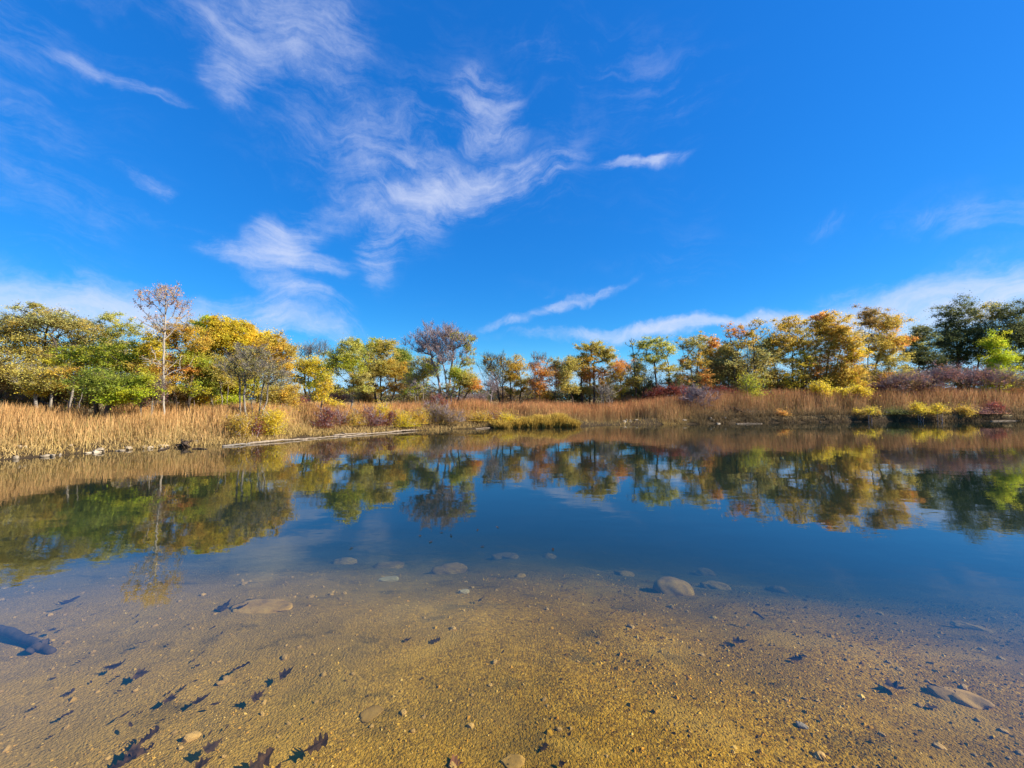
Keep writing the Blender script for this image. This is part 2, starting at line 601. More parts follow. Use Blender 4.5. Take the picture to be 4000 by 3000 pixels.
XS = axis([(-900, -120, 10), (-120, -40, 20), (-40, -18, 44), (-18, -7, 60), (-7, 7, 260), (7, 18, 60), (18, 50, 110), (50, 90, 40), (90, 900, 16)])
YS = axis([(-60, -6, 12), (-6, 0.4, 24), (0.4, 6, 110), (6, 32, 130), (32, 60, 36), (60, 160, 20), (160, 1600, 14)])
gx, gy = np.meshgrid(XS, YS)
GZ = ground_z(gx.ravel(), gy.ravel())
GD = pond_dist(gx.ravel(), gy.ravel())
GV = np.c_[gx.ravel(), gy.ravel(), GZ]
nx, ny = len(XS), len(YS)
ii, jj = np.meshgrid(np.arange(nx - 1), np.arange(ny - 1))
q0 = (jj * nx + ii).ravel()
QUADS = np.c_[q0, q0 + 1, q0 + nx + 1, q0 + nx]
inpond = (GD[QUADS].mean(axis=1) < np.where(GV[QUADS][:, :, 1].mean(axis=1) < 3.5, 0.25, -0.5))


def sub_mesh(name, quads, m):
    used, inv = np.unique(quads.ravel(), return_inverse=True)
    return tri_mesh(name, GV[used], inv.reshape(quads.shape), m, smooth=True)


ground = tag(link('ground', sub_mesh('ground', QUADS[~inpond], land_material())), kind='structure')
pond_bed = tag(link('pond_bed', sub_mesh('pond_bed', QUADS[inpond], bed_material())), kind='structure')


def water_body():
    x0, x1, y0, y1, z0, z1 = -15.6, 67.5, 0.2, 31.0, -3.5, 0.0
    V = [(x0, y0, z0), (x1, y0, z0), (x1, y1, z0), (x0, y1, z0), (x0, y0, z1), (x1, y0, z1), (x1, y1, z1), (x0, y1, z1)]
    Fq = [(0, 3, 2, 1), (4, 5, 6, 7), (0, 1, 5, 4), (1, 2, 6, 5), (2, 3, 7, 6), (3, 0, 4, 7)]
    return tri_mesh('water', np.array(V), np.array(Fq), water_material())


tag(link('water', water_body()), kind='structure')


# ------------------------------------------------------------------ plants
def frames(D):
    """two unit vectors across each direction"""
    ref = np.where(np.abs(D[:, 2:3]) > 0.9, np.array([[1.0, 0, 0]]), np.array([[0, 0, 1.0]]))
    A = np.cross(D, ref)
    A /= np.linalg.norm(A, axis=1, keepdims=True) + 1e-9
    return A, np.cross(D, A)


def prisms(P0, P1, r0, r1, sides):
    """tapered prisms for many segments at once"""
    n = len(P0)
    D = P1 - P0
    D = D / (np.linalg.norm(D, axis=1, keepdims=True) + 1e-9)
    A, B = frames(D)
    th = np.arange(sides) * 2 * np.pi / sides
    ring = A[:, None, :] * np.cos(th)[None, :, None] + B[:, None, :] * np.sin(th)[None, :, None]
    V0 = P0[:, None, :] + ring * r0[:, None, None]
    V1 = P1[:, None, :] + ring * r1[:, None, None]
    V = np.concatenate([V0, V1], axis=1).reshape(-1, 3)
    k = np.arange(sides)
    k2 = (k + 1) % sides
    T = np.concatenate([np.c_[k, k2, k2 + sides], np.c_[k, k2 + sides, k + sides]])
    T = (T[None] + (np.arange(n) * 2 * sides)[:, None, None]).reshape(-1, 3)
    return V, T


def leaves(P, size, colors, up=0.6, aspect=0.55):
    """one folded kite per leaf"""
    n = len(P)
    N = rng.normal(size=(n, 3))
    N[:, 2] = np.abs(N[:, 2]) + up
    N /= np.linalg.norm(N, axis=1, keepdims=True)
    D = np.cross(N, rng.normal(size=(n, 3)))
    D /= np.linalg.norm(D, axis=1, keepdims=True) + 1e-9
    S = np.cross(N, D)
    s = (size * rng.uniform(0.6, 1.35, n))[:, None]
    fold = N * s * 0.12
    V = np.stack([P - D * s * 0.5, P + S * s * aspect * 0.5 + fold, P + D * s * 0.5, P - S * s * aspect * 0.5 + fold], axis=1).reshape(-1, 3)
    T = np.array([[0, 1, 2], [0, 2, 3]])
    T = (T[None] + (np.arange(n) * 4)[:, None, None]).reshape(-1, 3)
    return V, T, np.repeat(colors, 4, axis=0)


PAL = {
    'pale':   [(0.44, 0.37, 0.12), (0.36, 0.33, 0.11), (0.50, 0.38, 0.10), (0.30, 0.30, 0.10)],
    'olive':  [(0.44, 0.37, 0.09), (0.37, 0.34, 0.09), (0.48, 0.39, 0.08), (0.42, 0.32, 0.085)],
    'yg':     [(0.34, 0.37, 0.045), (0.42, 0.40, 0.045), (0.26, 0.32, 0.04), (0.50, 0.42, 0.045)],
    'lime':   [(0.42, 0.46, 0.035), (0.34, 0.42, 0.03), (0.52, 0.48, 0.04)],
    'yellow': [(0.58, 0.47, 0.05), (0.62, 0.47, 0.055), (0.50, 0.45, 0.05), (0.58, 0.42, 0.05)],
    'gold':   [(0.54, 0.38, 0.06), (0.56, 0.36, 0.055), (0.46, 0.35, 0.07), (0.40, 0.32, 0.075)],
    'orange': [(0.58, 0.31, 0.07), (0.56, 0.27, 0.07), (0.52, 0.34, 0.08), (0.54, 0.25, 0.08)],
    'brown':  [(0.30, 0.19, 0.07), (0.26, 0.18, 0.07), (0.36, 0.23, 0.07), (0.24, 0.20, 0.07)],
    'green':  [(0.18, 0.23, 0.04), (0.25, 0.28, 0.045), (0.14, 0.19, 0.035), (0.33, 0.33, 0.05)],
    'sage':   [(0.44, 0.41, 0.10), (0.46, 0.43, 0.10), (0.34, 0.36, 0.09), (0.50, 0.44, 0.10)],
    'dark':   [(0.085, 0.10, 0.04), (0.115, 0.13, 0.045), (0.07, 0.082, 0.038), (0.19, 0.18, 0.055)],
    'pink':   [(0.52, 0.30, 0.19), (0.48, 0.26, 0.20), (0.58, 0.36, 0.16), (0.42, 0.24, 0.20)],
    'red':    [(0.21, 0.045, 0.04), (0.17, 0.04, 0.04), (0.27, 0.08, 0.05), (0.22, 0.11, 0.07)],
    'mauve':  [(0.20, 0.10, 0.11), (0.16, 0.085, 0.09), (0.26, 0.14, 0.11), (0.34, 0.18, 0.09)],
}


def E(px, py, rx, ry, pal=None, w=1.0, dens=1.0):
    return (px, py, rx, ry, pal, w, dens)


def plant(name, label, cat, Y, base, crown, pal, stems=None, clumps=60, leaf_n=60, leaf=0.10, bark=BARK_DARK, trunk_r=0.09,
          group=None, twigs=5, twig_len=1.0, flat=0.55, spread=1.0, fork=0.35, deep=0.8, lean_depth=0.0, rise=0.5, ragged=0.14, bow=0.04):
    """a tree or bush: stems grow from the ground into the crown's volume, every leaf clump hangs on a branch of its own.
    base: photograph column of the foot; crown: list of E() puffs; stems: extra (base column, column, row it heads for)"""
    leaf_n, trunk_r, spread, leaf = leaf_n * 2.1 * 1.55, trunk_r * 0.6, spread * 1.42, leaf * 0.78
    clumps, leaf_n, flat = int(clumps * 1.7), leaf_n / 1.65, flat * 0.6 + 0.32
    k = Y / F_PX
    bx = at(base, 1560, Y)[0]
    root = np.array([bx, Y, gz(bx, Y) - 0.03])
    # clump positions
    ws = np.array([c[5] * c[2] * c[3] for c in crown])
    cnt = np.maximum(2, np.round(clumps * ws / ws.sum()).astype(int))
    C, Cpal, Cd, Cr = [], [], [], []
    for c, n in zip(crown, cnt):
        ctr = at(c[0], c[1], Y)
        u = rng.normal(size=(n, 3))
        u /= np.linalg.norm(u, axis=1, keepdims=True)
        rr = rng.uniform(0.08, 1.0, n) ** 0.42 * (1 + ragged * rng.normal(size=n))
        off = u * rr[:, None] * np.array([c[2] * k, (c[2] * 0.6 + c[3] * 0.4) * k * deep, c[3] * k]) * 0.86
        C.append(ctr + off)
        Cpal += [c[4] or pal] * n
        Cd += [c[6]] * n
        Cr += [0.42 * math.sqrt(c[2] * c[3]) * k * (75.0 / clumps) ** 0.33] * n
    C = np.concatenate(C)
    Cd, Cr = np.array(Cd), np.array(Cr)
    gmin = root[2] + 0.15
    C[:, 2] = np.maximum(C[:, 2], gmin)
    # stems
    cc = np.average(C, axis=0)
    ztop = C[:, 2].max()
    stem_list = stems or [(base, None, None)]
    pos, par, is_stem = [], [], []
    chains = []
    for (sb, sx, sy) in stem_list:
        sbx = at(sb, 1560, Y)[0]
        yj = Y + rng.uniform(-0.15, 0.15) * (len(stem_list) > 1) + lean_depth
        p0 = np.array([sbx, yj, gz(sbx, yj) - 0.03])
        if sx is None:
            tgt = cc.copy()
            tgt[2] = p0[2] + (ztop - p0[2]) * (fork + 0.3)
            tgt[:2] = p0[:2] * 0.35 + cc[:2] * 0.65
        else:
            tgt = at(sx, sy, Y)
            tgt[1] += rng.uniform(-0.3, 0.3)
        n = max(5, int(np.linalg.norm(tgt - p0) / 0.32))
        side = rng.normal(size=3) * bow * np.linalg.norm(tgt - p0)
        chain = []
        for i in range(n + 1):
            q = i / n
            p = p0 + (tgt - p0) * q
            p = p + side * math.sin(q * math.pi) + rng.normal(size=3) * 0.018 * (0 < i < n)
            p[2] += 0.10 * np.linalg.norm((tgt - p0)[:2]) * math.sin(q * math.pi)
            chain.append(len(pos))
            par.append(-1 if i == 0 else len(pos) - 1)
            pos.append(p)
            is_stem.append(True)
        chains.append(chain)
    # grow a branch to each clump, nearest first
    S = np.array(pos)
    d0 = np.min(np.linalg.norm(C[:, None, :] - S[None], axis=2), axis=1)
    tips = []
    cap = 4000
    arr = np.zeros((cap, 3))
    arr[:len(pos)] = S
    n_pos = len(pos)
    for ci in np.argsort(d0):
        t = C[ci]
        A = arr[:n_pos]
        dv = t - A
        dist = np.linalg.norm(dv, axis=1)
        hor = np.linalg.norm(dv[:, :2], axis=1)
        pen = np.maximum(0, rise * hor - dv[:, 2]) * 1.1
        low = np.maximum(0, (root[2] + 0.25 * (ztop - root[2]) * (1 if fork > 0.2 else 0)) - A[:, 2]) * 1.5
        j = int(np.argmin(dist + pen + low))
        a = A[j]
        L = dist[j]
        m = max(1, int(round(L / 0.30)))
        mid = a + (t - a) * 0.5 + np.array([0, 0, 0.10 * L]) + rng.normal(size=3) * 0.09 * L
        prev = j
        for i in range(1, m + 1):
            q = i / m
            p = a * (1 - q) ** 2 + mid * 2 * q * (1 - q) + t * q * q
            if n_pos >= cap:
                break
            arr[n_pos] = p
            par.append(prev)
            is_stem.append(False)
            prev = n_pos
            n_pos += 1
        tips.append(prev)
    A = arr[:n_pos]
    par = np.array(par)
    is_stem = np.array(is_stem)
    # pipe model
    acc = np.zeros(n_pos)
    for tp in tips:
        acc[tp] += 1.0
    for i in range(n_pos - 1, -1, -1):
        if acc[i] == 0:
            acc[i] = 0.5
        if par[i] >= 0:
            acc[par[i]] += acc[i]
    top = max(acc[c[0]] for c in chains)
    rad = 0.007 + trunk_r * (acc / top) ** 0.58
    for c in chains:                                             # root flare
        rad[c[0]] *= 1.25
    T0 = empty(name, root)
    tag(T0, label, cat, group)
    o3 = np.array(root)
    # trunk(s): rings shared along the stem
    for c in chains:
        P = A[c]
        D = np.gradient(P, axis=0)
        D /= np.linalg.norm(D, axis=1, keepdims=True)
        Aa, Bb = frames(D)
        sides = 7
        th = np.arange(sides) * 2 * np.pi / sides
        Vr = P[:, None, :] + (Aa[:, None] * np.cos(th)[None, :, None] + Bb[:, None] * np.sin(th)[None, :, None]) * rad[c][:, None, None]
        V = Vr.reshape(-1, 3)
        Tq = []
        kk = np.arange(sides)
        for i in range(len(c) - 1):
            Tq.append(np.c_[i * sides + kk, i * sides + (kk + 1) % sides, (i + 1) * sides + (kk + 1) % sides, (i + 1) * sides + kk])
        link('trunk', tri_mesh('trunk', V - o3, np.concatenate(Tq), bark, smooth=True), T0)
    # branches and twigs
    bi = np.where(~is_stem)[0]
    P0, P1 = A[par[bi]], A[bi]
    r0 = np.minimum(rad[par[bi]], rad[bi] * 1.25)
    V, T = prisms(P0, P1, r0, rad[bi], 4)
    VV, TT = [V], [T]
    nv = len(V)
    if twigs:
        m = len(C) * twigs
        st = np.repeat(A[tips][np.argsort(np.argsort(d0))] if False else C, twigs, axis=0)
        dr = rng.normal(size=(m, 3))
        dr[:, 2] = np.abs(dr[:, 2]) * 0.8 + 0.15
        out = st - (cc - np.array([0, 0, 0.3 * (ztop - root[2])]))
        out /= np.linalg.norm(out, axis=1, keepdims=True) + 1e-6
        dr = dr / np.linalg.norm(dr, axis=1, keepdims=True) + out * 0.9
        dr /= np.linalg.norm(dr, axis=1, keepdims=True)
        ln = np.repeat(Cr, twigs) * rng.uniform(0.5, 1.25, m) * twig_len
        en = st + dr * ln[:, None]
        md = st + dr * ln[:, None] * 0.5 + rng.normal(size=(m, 3)) * 0.10 * ln[:, None]
        for (a, b, ra, rb) in ((st, md, 0.007, 0.005), (md, en, 0.005, 0.002)):
            V, T = prisms(a, b, np.full(m, ra), np.full(m, rb), 3)
            VV.append(V); TT.append(T + nv); nv += len(V)
        if twig_len > 1.05:                                       # bare crowns get finer side twigs
            for f in (0.35, 0.6, 0.8):
                b0 = st + (en - st) * f
                d2 = dr + rng.normal(size=(m, 3)) * 0.65
                d2[:, 2] += 0.25
                d2 /= np.linalg.norm(d2, axis=1, keepdims=True)
                V, T = prisms(b0, b0 + d2 * (ln * rng.uniform(0.3, 0.6, m))[:, None], np.full(m, 0.0045), np.full(m, 0.0018), 3)
                VV.append(V); TT.append(T + nv); nv += len(V)
    link('branches', tri_mesh('branches', np.concatenate(VV) - o3, np.concatenate(TT), bark), T0)
    # foliage
    num = np.maximum(0, np.round(leaf_n * Cd * rng.uniform(0.55, 1.45, len(C)))).astype(int)
    idx = np.repeat(np.arange(len(C)), num)
    if len(idx):
        n = len(idx)
        g = rng.normal(size=(n, 3))
        g /= np.linalg.norm(g, axis=1, keepdims=True)
        g *= np.abs(rng.normal(size=n))[:, None] * 0.62 + 0.08
        tilt = rng.normal(size=(len(C), 2)) * 0.25
        P = C[idx] + g * Cr[idx][:, None] * np.array([1.1, 1.1, flat]) * spread
        P[:, 2] += (g[:, 0] * tilt[idx, 0] + g[:, 1] * tilt[idx, 1]) * Cr[idx]
        P[:, 2] = np.maximum(P[:, 2], root[2] + 0.08)
        base_c = 1.5 * np.array([PAL[p][rng.integers(len(PAL[p]))] for p in Cpal]) * rng.uniform(0.85, 1.12, (len(C), 1))
        alt = 1.5 * np.array([PAL[Cpal[i]][rng.integers(len(PAL[Cpal[i]]))] for i in idx])
        f = rng.uniform(0, 0.55, (n, 1))
        col = (base_c[idx] * (1 - f) + alt * f) * rng.uniform(0.72, 1.2, (n, 1))
        V, T, CC = leaves(P, leaf, col)
        link('crown', tri_mesh('crown', V - o3, T, LEAF, CC), T0)
    return T0


exec_trees = True
TREES_G = 'trees along the far bank'
BUSH_G = 'bushes in the tall grass'


def tree(label, Y, base, crown, pal, **kw):
    nm = kw.pop('name', 'tree')
    if nm == 'tree':
        crown = [(c[0], c[1] + 0.08 * c[3], c[2] * 1.18, c[3] * 1.18, *c[4:]) for c in crown]
        kw.setdefault('ragged', 0.3)
        kw['clumps'] = int(kw.get('clumps', 60) * 1.15)
    if kw.pop('skirt', nm == 'tree'):                            # loose lower sprays under the main crown
        lo = max(c[1] + c[3] for c in crown)
        x0, x1 = min(c[0] - c[2] for c in crown), max(c[0] + c[2] for c in crown)
        if lo < 1525:
            crown = crown + [E((x0 + x1) / 2 + (i - 1) * 0.30 * (x1 - x0), lo + (0.25 + 0.25 * (i % 2)) * (1540 - lo), 0.27 * (x1 - x0), 0.6 * (1545 - lo), crown[-1 - i % 2][4], 0.8, 0.75) for i in (0, 1, 2)]
            kw['clumps'] = int(kw.get('clumps', 60) * 1.5)
    return plant(nm, label, 'tree', Y, base, crown, pal, group=TREES_G, **kw)


def bush(label, Y, base, crown, pal, **kw):
    d = dict(clumps=30, leaf_n=40, spread=1.5, leaf=0.075, trunk_r=0.02, fork=0.0, twigs=5, bark=BARK_MAUVE, flat=0.8, rise=0.2, deep=0.7, ragged=0.45)
    d.update(kw)
    if 'stems' not in d:
        w = crown[0][2]
        d['stems'] = [(base + q * w, base + q * w * 2.0, crown[0][1]) for q in (-0.3, -0.08, 0.12, 0.33)]
    nm = d.pop('name', 'bush')
    c0 = crown[0]
    crown = crown + [E(c0[0], c0[1] + 0.75 * c0[3], c0[2] * 0.85, c0[3] * 0.7, c0[4], 0.7, 0.8)]
    d['clumps'] = int(d['clumps'] * 1.35)
    return plant(nm, label, 'bush', Y, base, crown, pal, group=BUSH_G, **d)


# ---- left bank, nearest trees
tree('wide flat-topped pale olive locust tree beside the left edge of the photo, dark forked trunk', 14.6, 188,
     [E(148, 1190, 45, 22), E(150, 1240, 125, 42), E(55, 1285, 110, 55), E(235, 1265, 95, 42), E(110, 1355, 120, 55, 'olive'), E(190, 1420, 90, 50, 'olive')],
     'pale', stems=[(188, 152, 1270), (175, 60, 1330), (200, 240, 1320)], clumps=120, leaf_n=62, leaf=0.075, trunk_r=0.10, flat=0.35)
tree('olive tree cut off by the left edge of the photo with a slanting dark limb', 14.0, -70,
     [E(-60, 1270, 100, 60), E(20, 1420, 110, 60, 'olive'), E(15, 1480, 95, 45, 'brown'), E(-70, 1420, 90, 90, 'olive')],
     'pale', stems=[(-60, 20, 1370), (-90, -40, 1320), (-30, 15, 1480)], clumps=90, leaf_n=60, leaf=0.075, trunk_r=0.11, flat=0.4)
tree('thin pale olive locust with drooping layered sprays between two taller trees on the left', 15.5, 262,
     [E(300, 1262, 80, 32), E(350, 1310, 95, 38), E(280, 1330, 80, 35), E(380, 1285, 35, 25)],
     'pale', stems=[(262, 312, 1335), (250, 275, 1350)], clumps=75, leaf_n=48, leaf=0.075, trunk_r=0.075, flat=0.32)
tree('slim upright sage green tree with a pale stem rising left of the pinkish poplar', 15.8, 447,
     [E(428, 1245, 34, 34), E(492, 1278, 46, 32), E(450, 1300, 60, 28), E(450, 1370, 110, 48, 'olive'), E(540, 1260, 18, 25, None, .6, .4)],
     'sage', stems=[(447, 445, 1310)], clumps=75, leaf_n=52, leaf=0.075, trunk_r=0.06, bark=BARK_GREY, flat=0.5)
tree('broad yellow-green tree filling the middle height behind the dark-stemmed green tree', 14.2, 385,
     [E(275, 1395, 62, 38), E(365, 1385, 85, 45), E(520, 1375, 95, 42), E(605, 1350, 55, 45, 'yellow'), E(450, 1420, 90, 40), E(560, 1430, 70, 35, 'gold')],
     'yg', stems=[(372, 365, 1440), (395, 500, 1420)], clumps=110, leaf_n=70, leaf=0.075, trunk_r=0.08, flat=0.45)
tree('low bright green tree with two black stems standing in the straw grass', 12.7, 398,
     [E(440, 1495, 95, 52), E(505, 1530, 72, 42, 'lime'), E(365, 1480, 60, 38), E(560, 1490, 45, 40, 'yg'), E(450, 1550, 60, 25, 'lime')],
     'green', stems=[(385, 395, 1540), (416, 450, 1540), (405, 360, 1500)], clumps=90, leaf_n=70, leaf=0.075, trunk_r=0.10, flat=0.6)
tree('olive and yellow tree low on the left with grey leaning stems under it', 13.6, 180,
     [E(150, 1465, 80, 45), E(135, 1525, 58, 32, 'yellow', .6), E(240, 1470, 60, 38, 'gold', .7), E(200, 1500, 60, 30)],
     'olive', stems=[(180, 190, 1470), (165, 120, 1490), (262, 255, 1470), (272, 330, 1490)], clumps=60, leaf_n=55, leaf=0.07, trunk_r=0.06, bark=BARK_GREY, flat=0.45)
tree('tallest tree of the left bank, sparse pinkish poplar with a pale straight trunk', 13.8, 643, name='poplar_tree',
     crown=[E(575, 1170, 42, 58), E(650, 1135, 45, 42), E(665, 1160, 75, 62), E(712, 1195, 42, 55), E(650, 1260, 88, 52, None, .8, .7), E(665, 1400, 90, 70, 'orange', .35, .5)],
     pal='pink', stems=[(643, 661, 1130)], bow=0.012, clumps=110, leaf_n=4, leaf=0.08, trunk_r=0.042, bark=BARK_PALE, twigs=4, twig_len=1.0, fork=0.2, rise=0.9)
tree('mixed olive and orange tree directly behind the pinkish poplar', 16.0, 700,
     [E(640, 1320, 60, 60), E(705, 1290, 58, 42), E(690, 1430, 80, 55, 'orange', .8), E(760, 1335, 48, 55), E(620, 1430, 55, 50, 'olive'), E(740, 1400, 60, 50, 'yg')],
     'gold', stems=[(705, 700, 1400), (730, 745, 1400), (690, 640, 1420)], clumps=100, leaf_n=55, leaf=0.08, trunk_r=0.08, flat=0.5)
tree('large rounded bright yellow-green tree just right of the poplar', 18.0, 880,
     [E(800, 1275, 52, 34, 'lime'), E(872, 1270, 75, 34, 'yellow'), E(905, 1318, 95, 50), E(850, 1330, 62, 45), E(810, 1312, 28, 50, 'dark', .7), E(960, 1300, 55, 40), E(790, 1380, 60, 45, 'yg')],
     'yellow', stems=[(880, 880, 1400), (888, 930, 1400), (872, 830, 1400)], clumps=150, leaf_n=85, leaf=0.095, trunk_r=0.11, flat=0.6)
tree('large golden tree, right half of the bright yellow mass beside the bare twigs', 18.6, 1010,
     [E(1000, 1335, 78, 42, 'yellow'), E(1068, 1352, 78, 45), E(1112, 1420, 36, 72), E(1010, 1405, 90, 55), E(1045, 1320, 40, 25, 'yellow'), E(920, 1400, 60, 50, 'yellow')],
     'gold', stems=[(1000, 1000, 1450), (1020, 1060, 1430), (1030, 1100, 1460)], clumps=120, leaf_n=80, leaf=0.095, trunk_r=0.10, flat=0.55)
tree('dark green tree shaded below the bright yellow-green crown', 16.8, 850,
     [E(800, 1450, 58, 52), E(820, 1505, 45, 35, 'green'), E(757, 1470, 48, 36, 'olive'), E(870, 1440, 60, 50, 'olive'), E(760, 1420, 50, 40, 'yg')],
     'green', stems=[(835, 815, 1480), (868, 870, 1470), (880, 900, 1500)], clumps=85, leaf_n=65, leaf=0.08, trunk_r=0.06, bark=BARK_GREY, flat=0.5)
tree('small thin grey-olive tree with several pale stems in front of the golden tree', 14.6, 985,
     [E(960, 1400, 78, 40), E(1015, 1435, 95, 48), E(940, 1460, 68, 40), E(1075, 1480, 62, 42), E(1000, 1380, 50, 26)],
     'pale', stems=[(950, 935, 1470), (990, 985, 1450), (998, 1030, 1460), (1004, 1060, 1500), (980, 965, 1440)], clumps=85, leaf_n=26, leaf=0.055, trunk_r=0.05,
     bark=BARK_GREY, twigs=9, twig_len=1.1, flat=0.5)
bush('yellow undergrowth left of the pale-stemmed small tree', 17.2, 790, [E(780, 1555, 62, 20), E(720, 1560, 40, 18)], 'yellow', leaf_n=45)
bush('yellow undergrowth showing behind the pale stems of the small tree', 17.4, 910, [E(905, 1568, 55, 18)], 'lime', leaf_n=45)
bush('rounded olive-yellow bush at the foot of the golden tree', 17.0, 1085, [E(1080, 1535, 58, 40), E(1130, 1545, 40, 38, 'gold')], 'olive', clumps=45, leaf_n=60)

# ---- centre
tree('leaning dark-stemmed yellow tree under bare grey twigs', 24.0, 1212,
     [E(1232, 1432, 70, 36), E(1262, 1465, 42, 42, 'yg'), E(1185, 1425, 38, 42, 'olive'), E(1168, 1480, 34, 26, 'olive'), E(1240, 1500, 40, 30, 'yg')],
     'yellow', stems=[(1212, 1190, 1460), (1225, 1240, 1460)], clumps=75, leaf_n=60, leaf=0.11, trunk_r=0.10, flat=0.5)
tree('leafless grey treetop of bare twigs above the leaning yellow tree', 27.0, 1220,
     [E(1190, 1380, 50, 36), E(1245, 1372, 55, 36)], 'pale', stems=[(1215, 1200, 1430), (1225, 1240, 1430)], clumps=55, leaf_n=0, bark=BARK_GREY, trunk_r=0.07,
     twigs=5, twig_len=1.5, name='bare_tree')
tree('small lemon-green sapling with a drooping skirt and thin bare stem in the grass', 18.0, 1258,
     [E(1265, 1510, 38, 36), E(1255, 1548, 45, 20), E(1300, 1572, 42, 16), E(1280, 1480, 25, 25)],
     'yellow', clumps=45, leaf_n=24, leaf=0.085, trunk_r=0.045, bark=BARK_GREY, flat=0.6, name='sapling')
tree('slender green-yellow tree with a single pole-like trunk rising from the grass', 20.0, 1366,
     [E(1362, 1365, 58, 38), E(1350, 1420, 76, 38, 'yg'), E(1402, 1482, 48, 25, 'pale'), E(1312, 1400, 28, 36), E(1385, 1335, 25, 22)],
     'sage', stems=[(1366, 1364, 1400)], clumps=95, leaf_n=52, leaf=0.09, trunk_r=0.07, bark=BARK_GREY, flat=0.45)
tree('broad olive tree on a cluster of dark trunks next to the slender pole-trunked one', 27.0, 1495,
     [E(1440, 1362, 55, 34, 'yg'), E(1500, 1362, 60, 34), E(1480, 1430, 80, 52), E(1545, 1440, 42, 44, 'gold'), E(1440, 1450, 50, 40, 'brown')],
     'olive', stems=[(1482, 1450, 1420), (1497, 1495, 1420), (1507, 1540, 1430)], clumps=120, leaf_n=75, leaf=0.12, trunk_r=0.12, flat=0.5)
tree('bright green tree peeping out right of the broad olive tree', 30.0, 1580,
     [E(1572, 1395, 36, 42), E(1598, 1465, 28, 46), E(1560, 1440, 30, 40)], 'green', clumps=60, leaf_n=60, leaf=0.13, trunk_r=0.08, flat=0.6)
tree('thin yellow-olive tree on fine pale stems left of the bare lavender crown', 25.5, 1650,
     [E(1640, 1430, 56, 44), E(1620, 1490, 48, 38, 'pale'), E(1680, 1440, 34, 36, 'yg')], 'olive',
     stems=[(1645, 1630, 1440), (1655, 1660, 1440), (1630, 1610, 1480)], clumps=70, leaf_n=42, leaf=0.10, trunk_r=0.05, bark=BARK_GREY, flat=0.5, twigs=6)
tree('large half-bare tree with a lavender fan of twigs and green tufts on its right', 24.2, 1737,
     [E(1655, 1345, 68, 46, 'pink', 1, .12), E(1720, 1308, 80, 38, 'pink', 1.1, .12), E(1742, 1380, 78, 55, 'pink', .8, .15),
      E(1782, 1318, 32, 30, 'sage', 1, 1.1), E(1832, 1340, 30, 42, 'sage', 1, 1.0), E(1820, 1412, 36, 24, 'sage', 1, 1.0), E(1690, 1450, 40, 40, 'yg', .7, .7)],
     'pink', stems=[(1737, 1720, 1380), (1742, 1770, 1370), (1748, 1800, 1420), (1730, 1680, 1400)], clumps=150, leaf_n=34, leaf=0.09, trunk_r=0.13,
     bark=BARK_MAUVE, twigs=11, twig_len=1.5, rise=0.7, flat=0.6)
tree('small leaning gold-green tree with one curved dark stem right of the half-bare tree', 23.0, 1772,
     [E(1790, 1462, 38, 28, 'yg'), E(1832, 1488, 42, 32), E(1852, 1505, 28, 22, 'orange')], 'olive', stems=[(1772, 1800, 1510), (1774, 1835, 1520)],
     clumps=60, leaf_n=62, leaf=0.095, trunk_r=0.06, flat=0.6)
tree('nearly leafless tree on twin dark trunks with a few gold leaves at its top', 30.0, 1955,
     [E(1925, 1430, 52, 42, None, 1, .5), E(1960, 1412, 32, 30, 'gold', 1, .6), E(1930, 1480, 50, 40, 'pale', .8, .3), E(1900, 1405, 14, 12, 'gold', 1.5, 2)],
     'pale', stems=[(1950, 1925, 1450), (1960, 1965, 1440)], clumps=75, leaf_n=26, leaf=0.10, trunk_r=0.10, twigs=7, twig_len=1.3, rise=0.8)
tree('thin bare sapling standing in the grass before the twin-trunked tree', 23.5, 1922,
     [E(1922, 1510, 34, 40)], 'pale', clumps=22, leaf_n=0, trunk_r=0.03, bark=BARK_MAUVE, twigs=5, twig_len=1.3, name='sapling', rise=0.9)
tree('two-stemmed olive and gold tree at the middle of the far bank', 31.0, 2013,
     [E(2012, 1425, 40, 32), E(2036, 1487, 34, 26, 'olive'), E(1995, 1470, 30, 30)], 'gold', stems=[(2004, 2000, 1440), (2022, 2025, 1440)],
     clumps=60, leaf_n=45, leaf=0.12, trunk_r=0.09, flat=0.5)

# ---- right of centre
tree('pale orange tree with bare twigs sticking out above it', 29.0, 2100,
     [E(2112, 1448, 46, 32), E(2098, 1500, 38, 42), E(2128, 1540, 26, 22, 'gold'), E(2112, 1400, 46, 24, None, .9, .03)], 'orange',
     stems=[(2084, 2095, 1480), (2112, 2118, 1440)], clumps=75, leaf_n=48, leaf=0.11, trunk_r=0.06, twigs=6, twig_len=1.2, bark=BARK_GREY)
tree('narrow orange tree between the pale orange tree and the big gold one', 30.0, 2178,
     [E(2180, 1440, 34, 32), E(2186, 1490, 34, 34), E(2170, 1420, 24, 20, 'pale')], 'orange', stems=[(2172, 2170, 1460), (2184, 2190, 1460)],
     clumps=50, leaf_n=42, leaf=0.12, trunk_r=0.06, bark=BARK_GREY)
tree('dark trunk slanting steeply to the left with sparse olive leaves', 27.0, 2247,
     [E(2212, 1462, 36, 38), E(2225, 1410, 34, 26)], 'olive', stems=[(2247, 2212, 1490)], clumps=40, leaf_n=34, leaf=0.11, trunk_r=0.075, twigs=6)
